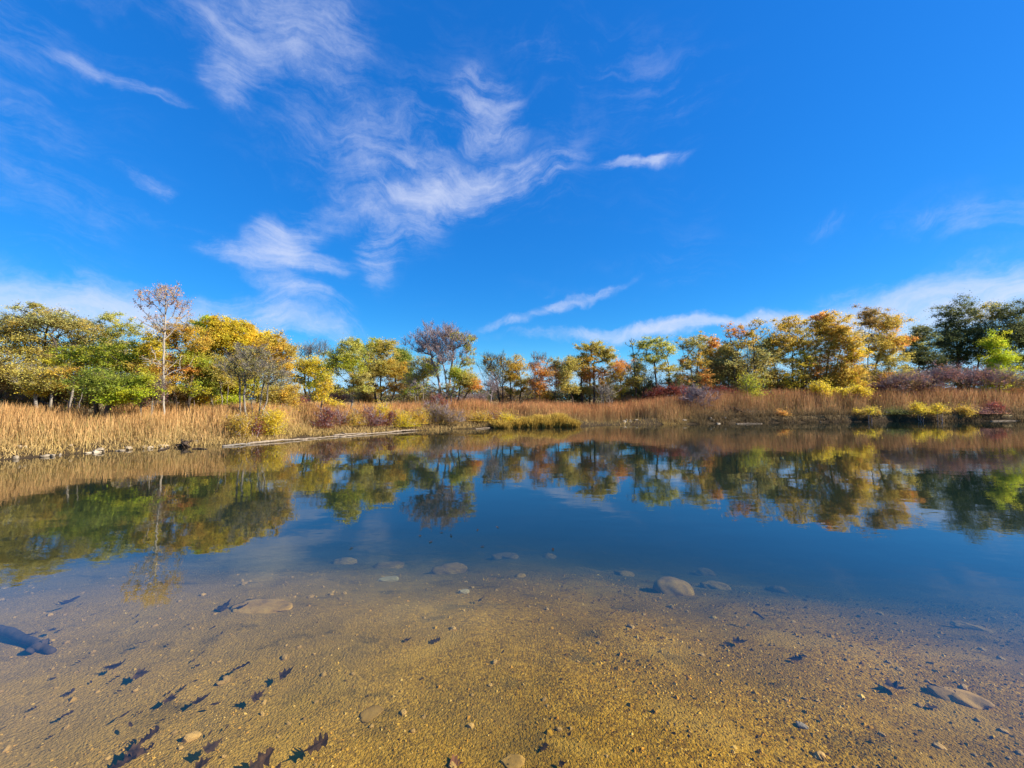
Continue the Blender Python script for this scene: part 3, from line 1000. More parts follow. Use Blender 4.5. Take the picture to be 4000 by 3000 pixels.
tree('big olive tree with orange lower sprays and flat top, left of the dark bare pole', 29.2, 2298,
     [E(2300, 1355, 55, 22), E(2345, 1370, 48, 26), E(2272, 1430, 58, 36, 'gold'), E(2312, 1462, 58, 32, 'orange'), E(2370, 1400, 30, 40), E(2290, 1395, 50, 26, 'gold')],
     'olive', stems=[(2285, 2280, 1430), (2316, 2320, 1420), (2300, 2300, 1400)], clumps=115, leaf_n=55, leaf=0.12, trunk_r=0.13, flat=0.4)
tree('orange and yellow tree just left of the dark bare pole', 30.2, 2425,
     [E(2425, 1428, 44, 30), E(2400, 1470, 38, 34, 'gold'), E(2430, 1530, 28, 26, 'yellow')], 'orange', clumps=60, leaf_n=44, leaf=0.12, trunk_r=0.06, bark=BARK_GREY)
tree('tall crooked black trunk with a bare forked tip and dark olive leaves below', 28.2, 2490,
     [E(2462, 1340, 16, 18, None, 1.5, .02), E(2480, 1400, 24, 26, 'olive', .8, .4), E(2490, 1450, 46, 42), E(2515, 1500, 46, 32, 'dark'), E(2470, 1490, 40, 30, 'gold')],
     'olive', stems=[(2490, 2466, 1352), (2496, 2520, 1460)], clumps=70, leaf_n=50, leaf=0.11, trunk_r=0.10, twigs=4, twig_len=1.1)
tree('green layered locust tree with a spreading fork right of the crooked black trunk', 28.0, 2578,
     [E(2528, 1348, 50, 22), E(2602, 1358, 48, 24), E(2552, 1400, 50, 24), E(2602, 1440, 40, 24, 'olive'), E(2625, 1485, 38, 32, 'dark'), E(2570, 1330, 40, 14)],
     'sage', stems=[(2578, 2550, 1400), (2584, 2605, 1390)], clumps=105, leaf_n=48, leaf=0.11, trunk_r=0.09, flat=0.3)
tree('airy yellow-olive locust with a straight dark trunk left of the orange tuft', 29.0, 2712,
     [E(2700, 1345, 54, 30), E(2742, 1328, 28, 22), E(2722, 1412, 48, 30, 'gold'), E(2680, 1430, 38, 20), E(2665, 1410, 18, 18, 'orange')],
     'pale', stems=[(2706, 2690, 1390), (2716, 2725, 1370)], clumps=95, leaf_n=42, leaf=0.11, trunk_r=0.09, flat=0.32)
tree('tree with a bright orange tuft at its top behind the airy locust', 31.2, 2790,
     [E(2786, 1345, 34, 28), E(2790, 1400, 48, 36, 'olive'), E(2760, 1380, 26, 30, 'gold')], 'orange', clumps=65, leaf_n=60, leaf=0.13, trunk_r=0.08)
tree('dense brown-olive tree filling the gap left of the tall orange locust', 30.2, 2835,
     [E(2822, 1430, 58, 50), E(2872, 1450, 48, 52, 'brown'), E(2840, 1372, 38, 34, 'olive'), E(2790, 1470, 40, 40, 'olive')], 'brown',
     stems=[(2800, 2800, 1450), (2850, 2850, 1440)], clumps=110, leaf_n=62, leaf=0.12, trunk_r=0.08)
tree('tall orange locust with one bold dark trunk, highest tree right of centre', 29.2, 2908,
     [E(2868, 1292, 44, 28), E(2922, 1312, 44, 24, 'gold'), E(2962, 1268, 34, 32, 'gold', .8, .45), E(2900, 1345, 60, 30, 'gold'), E(2980, 1300, 26, 24, 'pale', .7, .5)],
     'orange', stems=[(2908, 2912, 1360), (2910, 2940, 1290), (2906, 2890, 1330)], clumps=105, leaf_n=42, leaf=0.11, trunk_r=0.14, flat=0.35)
tree('brown-olive tree with a slim dark stem just right of the tall orange locust', 30.4, 2977,
     [E(2980, 1365, 52, 40), E(3005, 1335, 34, 28), E(2960, 1420, 40, 36, 'brown')], 'olive', clumps=75, leaf_n=46, leaf=0.12, trunk_r=0.08, flat=0.4)
tree('olive-gold tree with one trunk leaning left, first of the dense right-hand grove', 30.0, 3100,
     [E(3095, 1265, 58, 30), E(3050, 1335, 66, 48), E(3135, 1345, 56, 42), E(3130, 1402, 48, 30, 'yellow'), E(3040, 1400, 46, 36)],
     'gold', stems=[(3112, 3105, 1370), (3060, 3030, 1420), (3120, 3130, 1330)], clumps=130, leaf_n=62, leaf=0.12, trunk_r=0.11, flat=0.42)
tree('gold rounded tree on two crossing black trunks in the middle of the right-hand grove', 30.2, 3220,
     [E(3240, 1245, 66, 30), E(3192, 1288, 58, 34), E(3272, 1300, 58, 42), E(3222, 1352, 60, 40), E(3200, 1240, 40, 20, 'orange')],
     'gold', stems=[(3214, 3190, 1350), (3228, 3240, 1340), (3235, 3275, 1370)], clumps=140, leaf_n=65, leaf=0.12, trunk_r=0.11, flat=0.42)
tree('small yellow tree on a straight thin dark trunk inside the right-hand grove', 29.4, 3322,
     [E(3320, 1345, 44, 40), E(3340, 1385, 38, 32, 'yellow'), E(3300, 1300, 38, 34)], 'gold', stems=[(3322, 3322, 1385), (3312, 3290, 1420)],
     clumps=75, leaf_n=52, leaf=0.12, trunk_r=0.075, flat=0.45)
tree('tallest tree of the right-hand grove, gold with an orange right rim beside dark green', 31.0, 3412,
     [E(3400, 1238, 60, 36, 'brown'), E(3470, 1258, 66, 40), E(3420, 1330, 88, 52), E(3505, 1335, 44, 44, 'orange'), E(3470, 1390, 60, 40, 'olive')],
     'gold', stems=[(3404, 3400, 1350), (3420, 3450, 1340), (3412, 3380, 1400)], clumps=150, leaf_n=66, leaf=0.12, trunk_r=0.12, flat=0.42)
tree('loose dark green tree with sky showing through, left of the biggest dark one', 33.0, 3600,
     [E(3600, 1300, 46, 40), E(3582, 1380, 58, 42), E(3640, 1400, 58, 42), E(3560, 1330, 40, 36, 'olive')], 'dark', clumps=105, leaf_n=60, leaf=0.14, trunk_r=0.10, flat=0.4)
tree('biggest dark green tree at the right with wispy upright shoots against white cloud', 34.0, 3770,
     [E(3760, 1215, 74, 52, 'dark', 1, .55), E(3800, 1305, 110, 60), E(3720, 1330, 78, 54), E(3700, 1250, 46, 44, 'dark', 1, .5), E(3850, 1225, 54, 44, 'olive', 1, .5), E(3780, 1385, 100, 40)],
     'dark', stems=[(3760, 3740, 1330), (3775, 3790, 1300), (3785, 3830, 1320)], clumps=190, leaf_n=70, leaf=0.14, trunk_r=0.16, flat=0.5, rise=0.8)
tree('dark olive tree reaching the right edge of the photo', 33.0, 3960,
     [E(3945, 1225, 74, 50, 'dark', 1, .6), E(3930, 1325, 78, 60), E(4010, 1300, 70, 80), E(4000, 1405, 62, 48, 'yg')], 'dark',
     stems=[(3950, 3940, 1330), (3970, 3990, 1320)], clumps=150, leaf_n=70, leaf=0.14, trunk_r=0.13, flat=0.5, rise=0.7)
tree('vivid lime-green tree glowing in front of the dark green trees at the right', 31.2, 3895,
     [E(3882, 1335, 34, 34), E(3902, 1398, 44, 36), E(3880, 1425, 34, 22)], 'lime', clumps=70, leaf_n=62, leaf=0.12, trunk_r=0.06, flat=0.6)

# ---- undergrowth, from the left
bush('brown twiggy undergrowth below the leftmost trees', 15.0, 60, [E(60, 1560, 110, 26), E(190, 1565, 80, 22)], 'brown', clumps=40, leaf_n=26, twig_len=1.2)
bush('grey bare brush right of the black-stemmed green tree', 13.2, 570, [E(565, 1550, 50, 28), E(620, 1520, 30, 40)], 'mauve', clumps=34, leaf_n=10, twigs=8, twig_len=1.4, bark=BARK_GREY)
bush('dark undergrowth behind the poplar trunk', 16.6, 710, [E(700, 1530, 70, 30), E(640, 1520, 50, 34)], 'brown', clumps=40, leaf_n=40)
bush('small reddish undergrowth left of the leaning yellow tree', 23.0, 1165, [E(1165, 1568, 32, 16)], 'red', clumps=18, leaf_n=40, leaf=0.09)
bush('reddish undergrowth right of the leaning yellow tree', 25.0, 1310, [E(1320, 1555, 50, 22)], 'mauve', clumps=24, leaf_n=34, leaf=0.10)
bush('dark brush under the broad olive tree', 28.0, 1440, [E(1430, 1560, 55, 18)], 'brown', clumps=24, leaf_n=36, leaf=0.11)
bush('red-leaved bush in front of the half-bare tree trunk', 22.0, 1715, [E(1712, 1568, 48, 24), E(1700, 1590, 40, 24, 'mauve')], 'red', clumps=46, leaf_n=34, leaf=0.085, twigs=7)
bush('bare grey-brown brush right of the half-bare tree', 25.0, 1830, [E(1820, 1565, 48, 22), E(1870, 1562, 40, 22)], 'mauve', clumps=44, leaf_n=9, twigs=8, twig_len=1.4)
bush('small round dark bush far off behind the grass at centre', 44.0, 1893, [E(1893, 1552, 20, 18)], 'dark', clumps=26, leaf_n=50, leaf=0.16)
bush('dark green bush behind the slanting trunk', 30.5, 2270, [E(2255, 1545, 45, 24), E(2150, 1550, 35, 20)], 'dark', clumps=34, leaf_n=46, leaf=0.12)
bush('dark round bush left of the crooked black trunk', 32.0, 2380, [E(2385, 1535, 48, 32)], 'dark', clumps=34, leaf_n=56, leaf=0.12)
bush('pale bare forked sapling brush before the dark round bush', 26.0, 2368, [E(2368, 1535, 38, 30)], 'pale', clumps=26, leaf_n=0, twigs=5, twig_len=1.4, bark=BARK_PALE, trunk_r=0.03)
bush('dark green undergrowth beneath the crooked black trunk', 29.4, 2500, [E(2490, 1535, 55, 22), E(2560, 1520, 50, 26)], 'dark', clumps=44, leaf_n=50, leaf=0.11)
bush('dark red sumac left of the bare purple shrub', 27.6, 2600, [E(2570, 1532, 52, 18), E(2640, 1526, 46, 20)], 'red', clumps=44, leaf_n=52, leaf=0.10)
bush('dark red sumac right of the bare purple shrub', 28.6, 2810, [E(2805, 1532, 52, 15)], 'red', clumps=28, leaf_n=46, leaf=0.10)
bush('bare purple-grey shrub like a round broom above the reddish grass', 25.6, 2722, [E(2720, 1550, 58, 36), E(2720, 1530, 46, 24)], 'mauve', clumps=60, leaf_n=7, leaf=0.07,
     twigs=8, twig_len=1.3, trunk_r=0.05, stems=[(2718, 2700, 1560), (2724, 2740, 1560), (2726, 2722, 1540)])
bush('leafy lime bush in front of the tall orange locust', 27.2, 2938, [E(2930, 1492, 48, 34), E(2950, 1540, 44, 28)], 'yg', clumps=50, leaf_n=14, leaf=0.11, bark=BARK_GREY)
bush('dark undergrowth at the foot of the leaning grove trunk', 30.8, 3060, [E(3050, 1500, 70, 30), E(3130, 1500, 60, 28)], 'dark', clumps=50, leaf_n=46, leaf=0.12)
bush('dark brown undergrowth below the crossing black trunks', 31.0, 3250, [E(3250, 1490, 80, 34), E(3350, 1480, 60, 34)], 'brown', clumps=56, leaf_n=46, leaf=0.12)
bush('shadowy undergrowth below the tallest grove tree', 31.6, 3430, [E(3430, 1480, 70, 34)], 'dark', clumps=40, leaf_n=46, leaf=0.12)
bush('small yellow-leaved bush under the left part of the grove', 27.6, 3205, [E(3205, 1515, 32, 26), E(3220, 1540, 26, 16)], 'yellow', clumps=36, leaf_n=26, leaf=0.11)
bush('low spreading yellow bush between the grove and the bramble', 27.8, 3335, [E(3290, 1530, 30, 12), E(3360, 1525, 34, 15)], 'yellow', clumps=34, leaf_n=26, leaf=0.11)
BR = dict(leaf_n=22, leaf=0.10, twigs=8, twig_len=1.3, name='bramble', ragged=0.55)
bush('left end of the purple bramble bank under the dark trees', 29.0, 3510, [E(3500, 1490, 60, 30), E(3440, 1508, 46, 20), E(3570, 1482, 50, 32), E(3530, 1500, 90, 22, 'brown')], 'mauve', clumps=70, **BR)
bush('middle of the purple bramble bank, touched with orange', 29.4, 3680, [E(3650, 1468, 56, 34), E(3720, 1462, 56, 34), E(3620, 1500, 60, 24), E(3690, 1440, 26, 18, 'orange', .4, .6)], 'mauve', clumps=80, **BR)
bush('right end of the purple bramble bank by the photo edge', 29.8, 3860, [E(3800, 1468, 56, 34), E(3870, 1472, 56, 36), E(3950, 1484, 60, 34, 'brown'), E(4010, 1490, 50, 36, 'brown')], 'mauve', clumps=90, **BR)

for lb, Y, px, w, h, py in (
        ('tangled grey brush under the slanting limb at the left edge', 15.4, 20, 70, 40, 1520),
        ('tangled brown brush under the flat-topped locust', 15.8, 130, 80, 36, 1535),
        ('grey twiggy brush between the grey leaning stems', 15.2, 255, 60, 44, 1525),
        ('brown brush left of the black-stemmed green tree', 14.4, 330, 50, 36, 1550),
        ('dense brown brush behind the black-stemmed green tree', 15.6, 470, 90, 40, 1540),
        ('grey brush under the mixed orange tree', 17.4, 760, 60, 36, 1535),
        ('dark brush at the foot of the yellow-green tree', 19.0, 880, 70, 40, 1530),
        ('thin grey brush behind the lemon-green sapling', 26.0, 1285, 50, 30, 1540),
        ('brown brush between the pole-trunked and broad olive trees', 28.5, 1420, 60, 36, 1530),
        ('grey-green brush under the bright green peeping tree', 31.0, 1600, 70, 34, 1535),
        ('dull brush behind the twin-trunked tree', 33.0, 1960, 70, 24, 1540),
        ('dull olive brush under the pale orange tree', 32.0, 2090, 70, 28, 1540),
        ('brown brush under the flat-topped big olive tree', 31.5, 2330, 60, 34, 1530),
        ('shadowy brush under the airy locust', 31.5, 2700, 70, 36, 1500),
        ('olive brush at the foot of the tall orange locust', 31.5, 2880, 80, 40, 1490)):
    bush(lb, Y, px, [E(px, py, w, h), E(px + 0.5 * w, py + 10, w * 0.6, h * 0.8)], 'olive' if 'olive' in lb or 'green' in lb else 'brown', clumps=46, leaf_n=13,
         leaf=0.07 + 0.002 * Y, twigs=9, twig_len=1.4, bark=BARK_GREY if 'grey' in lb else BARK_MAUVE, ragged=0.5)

# ---- bushes at the water's edge
bush('yellow bush on the bank above the left end of the driftwood line', 14.6, 1050, [E(1050, 1651, 55, 42), E(1080, 1626, 26, 31)], 'yellow', clumps=36, leaf_n=60, leaf=0.055)
bush('small gold bush left of the yellow bush on the bank', 13.8, 945, [E(945, 1656, 36, 36)], 'gold', clumps=24, leaf_n=46, leaf=0.055)
bush('dark red sprig between the gold and yellow bank bushes', 14.2, 1005, [E(1005, 1661, 23, 34)], 'red', clumps=16, leaf_n=40, leaf=0.05)
bush('upright crimson bush with a dark foot at the waterline', 16.8, 1268, [E(1265, 1641, 34, 48), E(1280, 1616, 31, 28)], 'red', clumps=38, leaf_n=22, leaf=0.06)
bush('low crimson bush right of the upright crimson one', 17.4, 1325, [E(1325, 1628, 49, 31), E(1300, 1651, 34, 25, 'brown')], 'red', clumps=30, leaf_n=18, leaf=0.06)
bush('yellow bush between the two patches of crimson', 17.8, 1392, [E(1390, 1646, 34, 36)], 'gold', clumps=24, leaf_n=48, leaf=0.06)
bush('wide crimson and brown bush above the driftwood', 18.1, 1448, [E(1445, 1628, 55, 39), E(1450, 1656, 52, 25, 'mauve')], 'red', clumps=42, leaf_n=20, leaf=0.06)
bush('yellow spray behind the wide crimson bush', 19.1, 1492, [E(1492, 1608, 31, 28)], 'yellow', clumps=20, leaf_n=44, leaf=0.065)
bush('red sprig at the right of the wide crimson bush', 18.6, 1530, [E(1528, 1624, 18, 22)], 'red', clumps=14, leaf_n=38, leaf=0.06)
bush('golden bush at the bend of the driftwood line', 18.8, 1585, [E(1580, 1646, 44, 31), E(1560, 1636, 23, 34)], 'yellow', clumps=30, leaf_n=48, leaf=0.06)
bush('small orange-gold bush left of the brown thicket', 19.4, 1638, [E(1638, 1636, 29, 36)], 'gold', clumps=24, leaf_n=50, leaf=0.065)
bush('brown and mauve thicket at the water under the half-bare tree', 20.1, 1730, [E(1730, 1626, 73, 45), E(1690, 1616, 47, 42)], 'brown', clumps=60, leaf_n=30, leaf=0.065, twigs=7, twig_len=1.2)
bush('gold bush on the dark overhung bank left of centre', 21.2, 1880, [E(1875, 1636, 62, 25)], 'gold', clumps=36, leaf_n=48, leaf=0.07)
bush('dark red sprig on the overhung bank', 21.4, 1930, [E(1930, 1631, 18, 31)], 'red', clumps=14, leaf_n=36, leaf=0.065)
bush('yellow bush on the overhung bank just left of centre', 21.4, 1975, [E(1975, 1638, 39, 22)], 'yellow', clumps=24, leaf_n=44, leaf=0.07)
bush('small orange sprig on the dark right bank', 25.6, 3055, [E(3055, 1615, 20, 14)], 'orange', clumps=16, leaf_n=36, leaf=0.08)
bush('yellow bush on the right bank, left of the brighter pair', 26.2, 3395, [E(3400, 1602, 22, 13), E(3368, 1610, 20, 9, 'gold'), E(3430, 1612, 18, 8, 'gold'), E(3345, 1604, 10, 10)], 'yellow', clumps=26, leaf_n=22, leaf=0.075)
bush('brightest yellow bush on the right bank with an upright top', 26.6, 3600, [E(3580, 1590, 17, 17), E(3608, 1600, 22, 14), E(3560, 1606, 14, 9, 'gold'), E(3636, 1608, 14, 8)], 'yellow', clumps=30, leaf_n=26, leaf=0.075)
bush('yellow-orange bush touching the brightest yellow one', 26.7, 3668, [E(3662, 1594, 18, 14), E(3690, 1604, 18, 10, 'gold'), E(3650, 1610, 14, 8, 'gold')], 'yellow', clumps=24, leaf_n=26, leaf=0.075)
bush('faint gold sprig right of the bright yellow pair', 27.2, 3770, [E(3770, 1602, 24, 16)], 'gold', clumps=18, leaf_n=34, leaf=0.08)
bush('small red bush near the right edge of the bank', 27.6, 3885, [E(3885, 1595, 24, 18)], 'red', clumps=22, leaf_n=36, leaf=0.08)
bush('dark low bush hanging over the water at the right', 27.0, 3480, [E(3490, 1622, 60, 14)], 'dark', clumps=36, leaf_n=44, leaf=0.08)
bush('dark low bush hanging over the water near the right edge', 27.6, 3830, [E(3830, 1620, 70, 15)], 'mauve', clumps=40, leaf_n=44, leaf=0.08)


# ------------------------------------------------------------------ grass
def blades(n_try, ymin, dmin, dmax, dens, hgt, colors, width, name, label, heads=True, seed=0, lean=0.12):
    r = np.random.default_rng(seed + 11)
    # points along the far waterline, thicker where it is close, then back from the water
    L = np.array([(-14.0, 4.0), (-14.6, 7.0)] + FAR + [(52, 30), (60, 30)])
    a, b = L[:-1], L[1:]
    ln = np.linalg.norm(b - a, axis=1)
    wgt = ln / np.linalg.norm((a + b) / 2, axis=1)
    i = r.choice(len(ln), n_try, p=wgt / wgt.sum())
    t = r.random(n_try)
    P = a[i] + (b - a)[i] * t[:, None]
    dirn = (b - a)[i] / ln[i][:, None]
    off = r.uniform(-0.4, dmax + 0.4, n_try)
    P = P + np.c_[-dirn[:, 1], dirn[:, 0]] * off[:, None] + r.normal(size=(n_try, 2)) * 0.25
    x, y = P[:, 0], P[:, 1]
    d = pond_dist(x, y) + 0.22 * vnoise(x, y, 1.3, 21)
    keep = (d > dmin) & (d < dmax) & (y > ymin) & (r.random(n_try) < dens(x, y, d))
    x, y, d = x[keep], y[keep], d[keep]
    n = len(x)
    z = ground_z(x, y) - 0.03
    h = hgt(x, y, d) * r.uniform(0.4, 1.15, n)
    w = width * (0.6 + 0.04 * np.hypot(x, y)) * r.uniform(0.6, 1.4, n)
    a = r.uniform(0, np.pi, n)
    sx, sy = np.cos(a) * w * 0.5, np.sin(a) * w * 0.5
    lx, ly = r.normal(size=n) * lean * h, r.normal(size=n) * lean * h
    B = np.c_[x, y, z]
    S = np.c_[sx, sy, np.zeros(n)]
    m1 = B + np.c_[lx * 0.35, ly * 0.35, h * 0.55]
    tp = B + np.c_[lx, ly, h]
    c = colors(x, y, d, r)
    hd = c * np.array([1.05, 0.88, 0.8])
    if heads:
        m2 = B + np.c_[lx * 0.75, ly * 0.75, h * 0.82]
        V = np.stack([B - S, B + S, m1 - S * 0.7, m1 + S * 0.7, m2 - S * 1.15, m2 + S * 1.15, tp], axis=1)
        T = np.array([[0, 1, 3], [0, 3, 2], [2, 3, 5], [2, 5, 4], [4, 5, 6]])
        CC = np.stack([c * 0.8, c * 0.8, c, c, hd, hd, hd], axis=1)
        k = 7
    else:
        V = np.stack([B - S, B + S, m1 - S * 0.8, m1 + S * 0.8, tp], axis=1)
        T = np.array([[0, 1, 3], [0, 3, 2], [2, 3, 4]])
        CC = np.stack([c * 0.8, c * 0.8, c, c, c], axis=1)
        k = 5
    T = (T[None] + (np.arange(n) * k)[:, None, None]).reshape(-1, 3)
    print(name, n)
    o = link(name, tri_mesh(name, V.reshape(-1, 3), T, GRASS, CC.reshape(-1, 3)))
    return tag(o, label, 'grass', kind='stuff')


def grass_color(x, y, d, r):
    n = len(x)
    straw = np.array([0.58, 0.385, 0.16])
    rust = np.array([0.51, 0.285, 0.13])
    mauve = np.array([0.44, 0.25, 0.135])
    t = sstep(-12, -3, x + 1.5 * vnoise(x, y, 0.3, 31))[:, None]
    u = sstep(4, 16, x + 2 * vnoise(x, y, 0.3, 32))[:, None]
    c = straw * (1 - t) + rust * t
    c = c * (1 - u) + mauve * u
    back = sstep(0.8, 3.0, d)[:, None]
    c = c * (0.55 + 0.45 * back) + np.array([0.58, 0.44, 0.20]) * 0.45 * (1 - back)
    p = (vnoise(x, y, 0.7, 33) * 0.3 + vnoise(x, y, 2.3, 34) * 0.25 + 0.5)[:, None]
    c = c * (0.62 + 0.62 * p)
    pick = r.random(n)
    c[pick < 0.12] *= np.array([0.62, 0.58, 0.55])
    c[pick > 0.93] = np.array([0.42, 0.38, 0.14])
    return c * r.uniform(0.8, 1.15, (n, 1))


def bare_front(x, d):
    """where bushes and driftwood take the front of the bank"""
    mid = sstep(-10.3, -9.3, x) * sstep(1.4, 0.4, x) * sstep(1.9, 1.3, d)
    right = sstep(11, 14, x) * sstep(1.15, 0.75, d)
    return np.maximum(mid, right)


def tall_h(x, y, d):
    h = 0.86 + 0.12 * sstep(-9, -3, x) + 0.62 * sstep(3, 22, x)
    patch = 1 + 0.18 * vnoise(x, y, 0.45, 41) + 0.15 * vnoise(x, y, 1.9, 42)
    return h * patch * (0.4 + 0.6 * sstep(0.1, 1.6, d)) * (1 - 0.35 * bare_front(x, d))


blades(460000, 4.0, 0.35, 8.0, lambda x, y, d: (0.3 + 0.7 * sstep(0.3, 1.2, d)) * np.where(d < 4, 1.0, 0.6) * (1 - 0.5 * bare_front(x, d)) * (1 - 0.93 * sstep(2.6, 3.6, x) * sstep(10.5, 8.5, x) * sstep(1.9, 1.3, d)),
       tall_h, grass_color, 0.0055, 'tall_grass', 'tall dry straw and rust coloured prairie grass along the whole bank')


def fringe_color(x, y, d, r):
    n = len(x)
    a = np.array([0.55, 0.39, 0.16])
    b = np.array([0.46, 0.31, 0.09])
    t = (vnoise(x, y, 0.9, 51) * 0.5 + 0.5)[:, None]
    c = a * (1 - t * 0.6) + b * t * 0.6
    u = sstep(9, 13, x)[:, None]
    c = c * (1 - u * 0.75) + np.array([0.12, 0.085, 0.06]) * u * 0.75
    return c * r.uniform(0.65, 1.25, (n, 1))


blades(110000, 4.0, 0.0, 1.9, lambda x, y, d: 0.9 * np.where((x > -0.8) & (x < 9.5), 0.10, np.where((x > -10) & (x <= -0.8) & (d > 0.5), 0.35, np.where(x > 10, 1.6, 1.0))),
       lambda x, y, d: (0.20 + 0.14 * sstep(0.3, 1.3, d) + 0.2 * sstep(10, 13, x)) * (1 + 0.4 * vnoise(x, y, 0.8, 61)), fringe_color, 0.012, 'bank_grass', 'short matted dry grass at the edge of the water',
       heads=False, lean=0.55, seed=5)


def gold_mound():
    """the low golden grass tussocks hanging over the water at the middle of the far bank"""
    r = np.random.default_rng(3)
    VV, TT, CC = [], [], []
    nv = 0
    for cx_, cy_, rx, ry, h, n in ((2180, 1666, 0.7, 0.5, 0.46, 2600), (2125, 1667, 0.7, 0.5, 0.42, 2200), (2232, 1667, 0.5, 0.45, 0.32, 1500),
                                   (2070, 1668, 0.7, 0.45, 0.36, 1700), (2015, 1669, 0.6, 0.4, 0.34, 1200), (1960, 1671, 0.6, 0.4, 0.30, 900)):
        p = on_level(cx_, cy_)
        a, q = r.uniform(0, 2 * np.pi, n), np.sqrt(r.random(n))
        x, y = p[0] + np.cos(a) * q * rx, p[1] + 0.15 + np.sin(a) * q * ry
        z = np.maximum(ground_z(x, y), 0.0) - 0.02
        hh = 1.6 * h * r.uniform(0.45, 1.1, n) * (1 - 0.4 * q ** 2)
        lx, ly = np.cos(a) * q * 0.4 * hh + r.normal(size=n) * 0.1, np.sin(a) * q * 0.4 * hh + r.normal(size=n) * 0.1
        w = 0.018
        b = r.uniform(0, np.pi, n)
        S = np.c_[np.cos(b) * w, np.sin(b) * w, np.zeros(n)]
        B = np.c_[x, y, z]
        m1 = B + np.c_[lx * 0.4, ly * 0.4, hh * 0.7]
        tp = B + np.c_[lx, ly, hh]
        V = np.stack([B - S, B + S, m1 - S * 0.8, m1 + S * 0.8, tp], axis=1).reshape(-1, 3)
        T = np.array([[0, 1, 3], [0, 3, 2], [2, 3, 4]])
        T = (T[None] + (np.arange(n) * 5)[:, None, None]).reshape(-1, 3)
        c = np.array([0.58, 0.40, 0.085]) * r.uniform(0.55, 1.2, (n, 1))
        c = np.stack([c * [0.75, 0.7, 0.8]] * 2 + [c] * 3, axis=1).reshape(-1, 3)
        VV.append(V); TT.append(T + nv); CC.append(c); nv += len(V)
    o = link('golden_grass', tri_mesh('golden_grass', np.concatenate(VV), np.concatenate(TT), GRASS, np.concatenate(CC)))
    tag(o, 'low golden grass hanging over the water at the middle of the far bank', 'grass', kind='stuff')


gold_mound()


def distant_woods():
    r = np.random.default_rng(9)
    n = 26000
    x = r.uniform(-190, 230, n)
    y = 150 + 30 * vnoise(x, x * 0, 0.02, 3) + r.normal(size=n) * 6
    top = 3.4 + 1.6 * vnoise(x, y * 0, 0.09, 4) + 0.9 * vnoise(x, y * 0, 0.35, 5)
    P = np.c_[x, y, ground_z(x, y) + np.maximum(0.3, top) * r.random(n) ** 0.7]
    base = np.array([[0.10, 0.11, 0.05], [0.16, 0.13, 0.06], [0.08, 0.09, 0.05], [0.20, 0.14, 0.08]])
    V, T, C = leaves(P, 1.1, base[r.integers(4, size=n)] * r.uniform(0.7, 1.2, (n, 1)), aspect=0.8)
    o = link('distant_woods', tri_mesh('distant_woods', V, T, LEAF, C))
    tag(o, 'far low line of dull woods seen between the trunks', 'woods', kind='stuff')


distant_woods()


# ------------------------------------------------------------------ stones
def ico(level=1):
    t = (1 + 5 ** 0.5) / 2
    V = np.array([(-1, t, 0), (1, t, 0), (-1, -t, 0), (1, -t, 0), (0, -1, t), (0, 1, t), (0, -1, -t), (0, 1, -t), (t, 0, -1), (t, 0, 1), (-t, 0, -1), (-t, 0, 1)], float)
    V /= np.linalg.norm(V[0])
    F = np.array([(0, 11, 5), (0, 5, 1), (0, 1, 7), (0, 7, 10), (0, 10, 11), (1, 5, 9), (5, 11, 4), (11, 10, 2), (10, 7, 6), (7, 1, 8),
                  (3, 9, 4), (3, 4, 2), (3, 2, 6), (3, 6, 8), (3, 8, 9), (4, 9, 5), (2, 4, 11), (6, 2, 10), (8, 6, 7), (9, 8, 1)])
    for _ in range(level):
        V = list(map(tuple, V))
        cache, nf = {}, []

        def mid(a, b):
            k = (min(a, b), max(a, b))
            if k not in cache:
                m = (np.array(V[a]) + np.array(V[b])) / 2
                V.append(tuple(m / np.linalg.norm(m)))
                cache[k] = len(V) - 1
            return cache[k]
        for a, b, c in F:
            ab, bc, ca = mid(a, b), mid(b, c), mid(c, a)
            nf += [(a, ab, ca), (b, bc, ab), (c, ca, bc), (ab, bc, ca)]
        F = np.array(nf)
        V = np.array(V)
    return np.array(V), F


def rock_mesh(name, sx, sy, sz, m, level=2, rough=0.18, seed=0, flat_top=0.0, box=0.0):
    V, F = ico(level)
    r = np.random.default_rng(seed)
    if box:
        V = np.sign(V) * np.abs(V) ** (1 - box)
    for s, a in ((1.3, 1.0), (2.9, 0.5), (6.0, 0.22)):
        o = r.uniform(0, 50, 3)
        nn = vnoise(V[:, 0] + o[0] + V[:, 2] * 0.7, V[:, 1] + o[1] - V[:, 2] * 0.6, s, seed)
        V = V * (1 + rough * a * nn)[:, None]
    if flat_top:
        V[:, 2] = np.where(V[:, 2] > flat_top, flat_top + (V[:, 2] - flat_top) * 0.2, V[:, 2])
    return tri_mesh(name, V * np.array([sx, sy, sz]), F, m, smooth=(level > 1 and not box))


STONE_G = 'stones on the pond bed'


def bed_rock(label, px, py, w, d, h, rot=0.0, seed=1, m=None, name='boulder', sink=0.35, tilt=0.0, **kw):
    z = -0.2
    for _ in range(4):
        p = on_level(px, py, z)
        z = gz(p[0], p[1])
    o = link(name, rock_mesh(name, w * 0.58, d * 0.58, h * (0.55 if 'loaf-shaped boulder under' in label else 0.42), m or STONE_BED, seed=seed, **{'rough': 0.3, 'level': 3, **kw}), loc=(p[0], p[1], z + h / 2 - h * sink))
    o.rotation_euler = (tilt, 0, rot)
    return tag(o, label, 'rock', STONE_G)


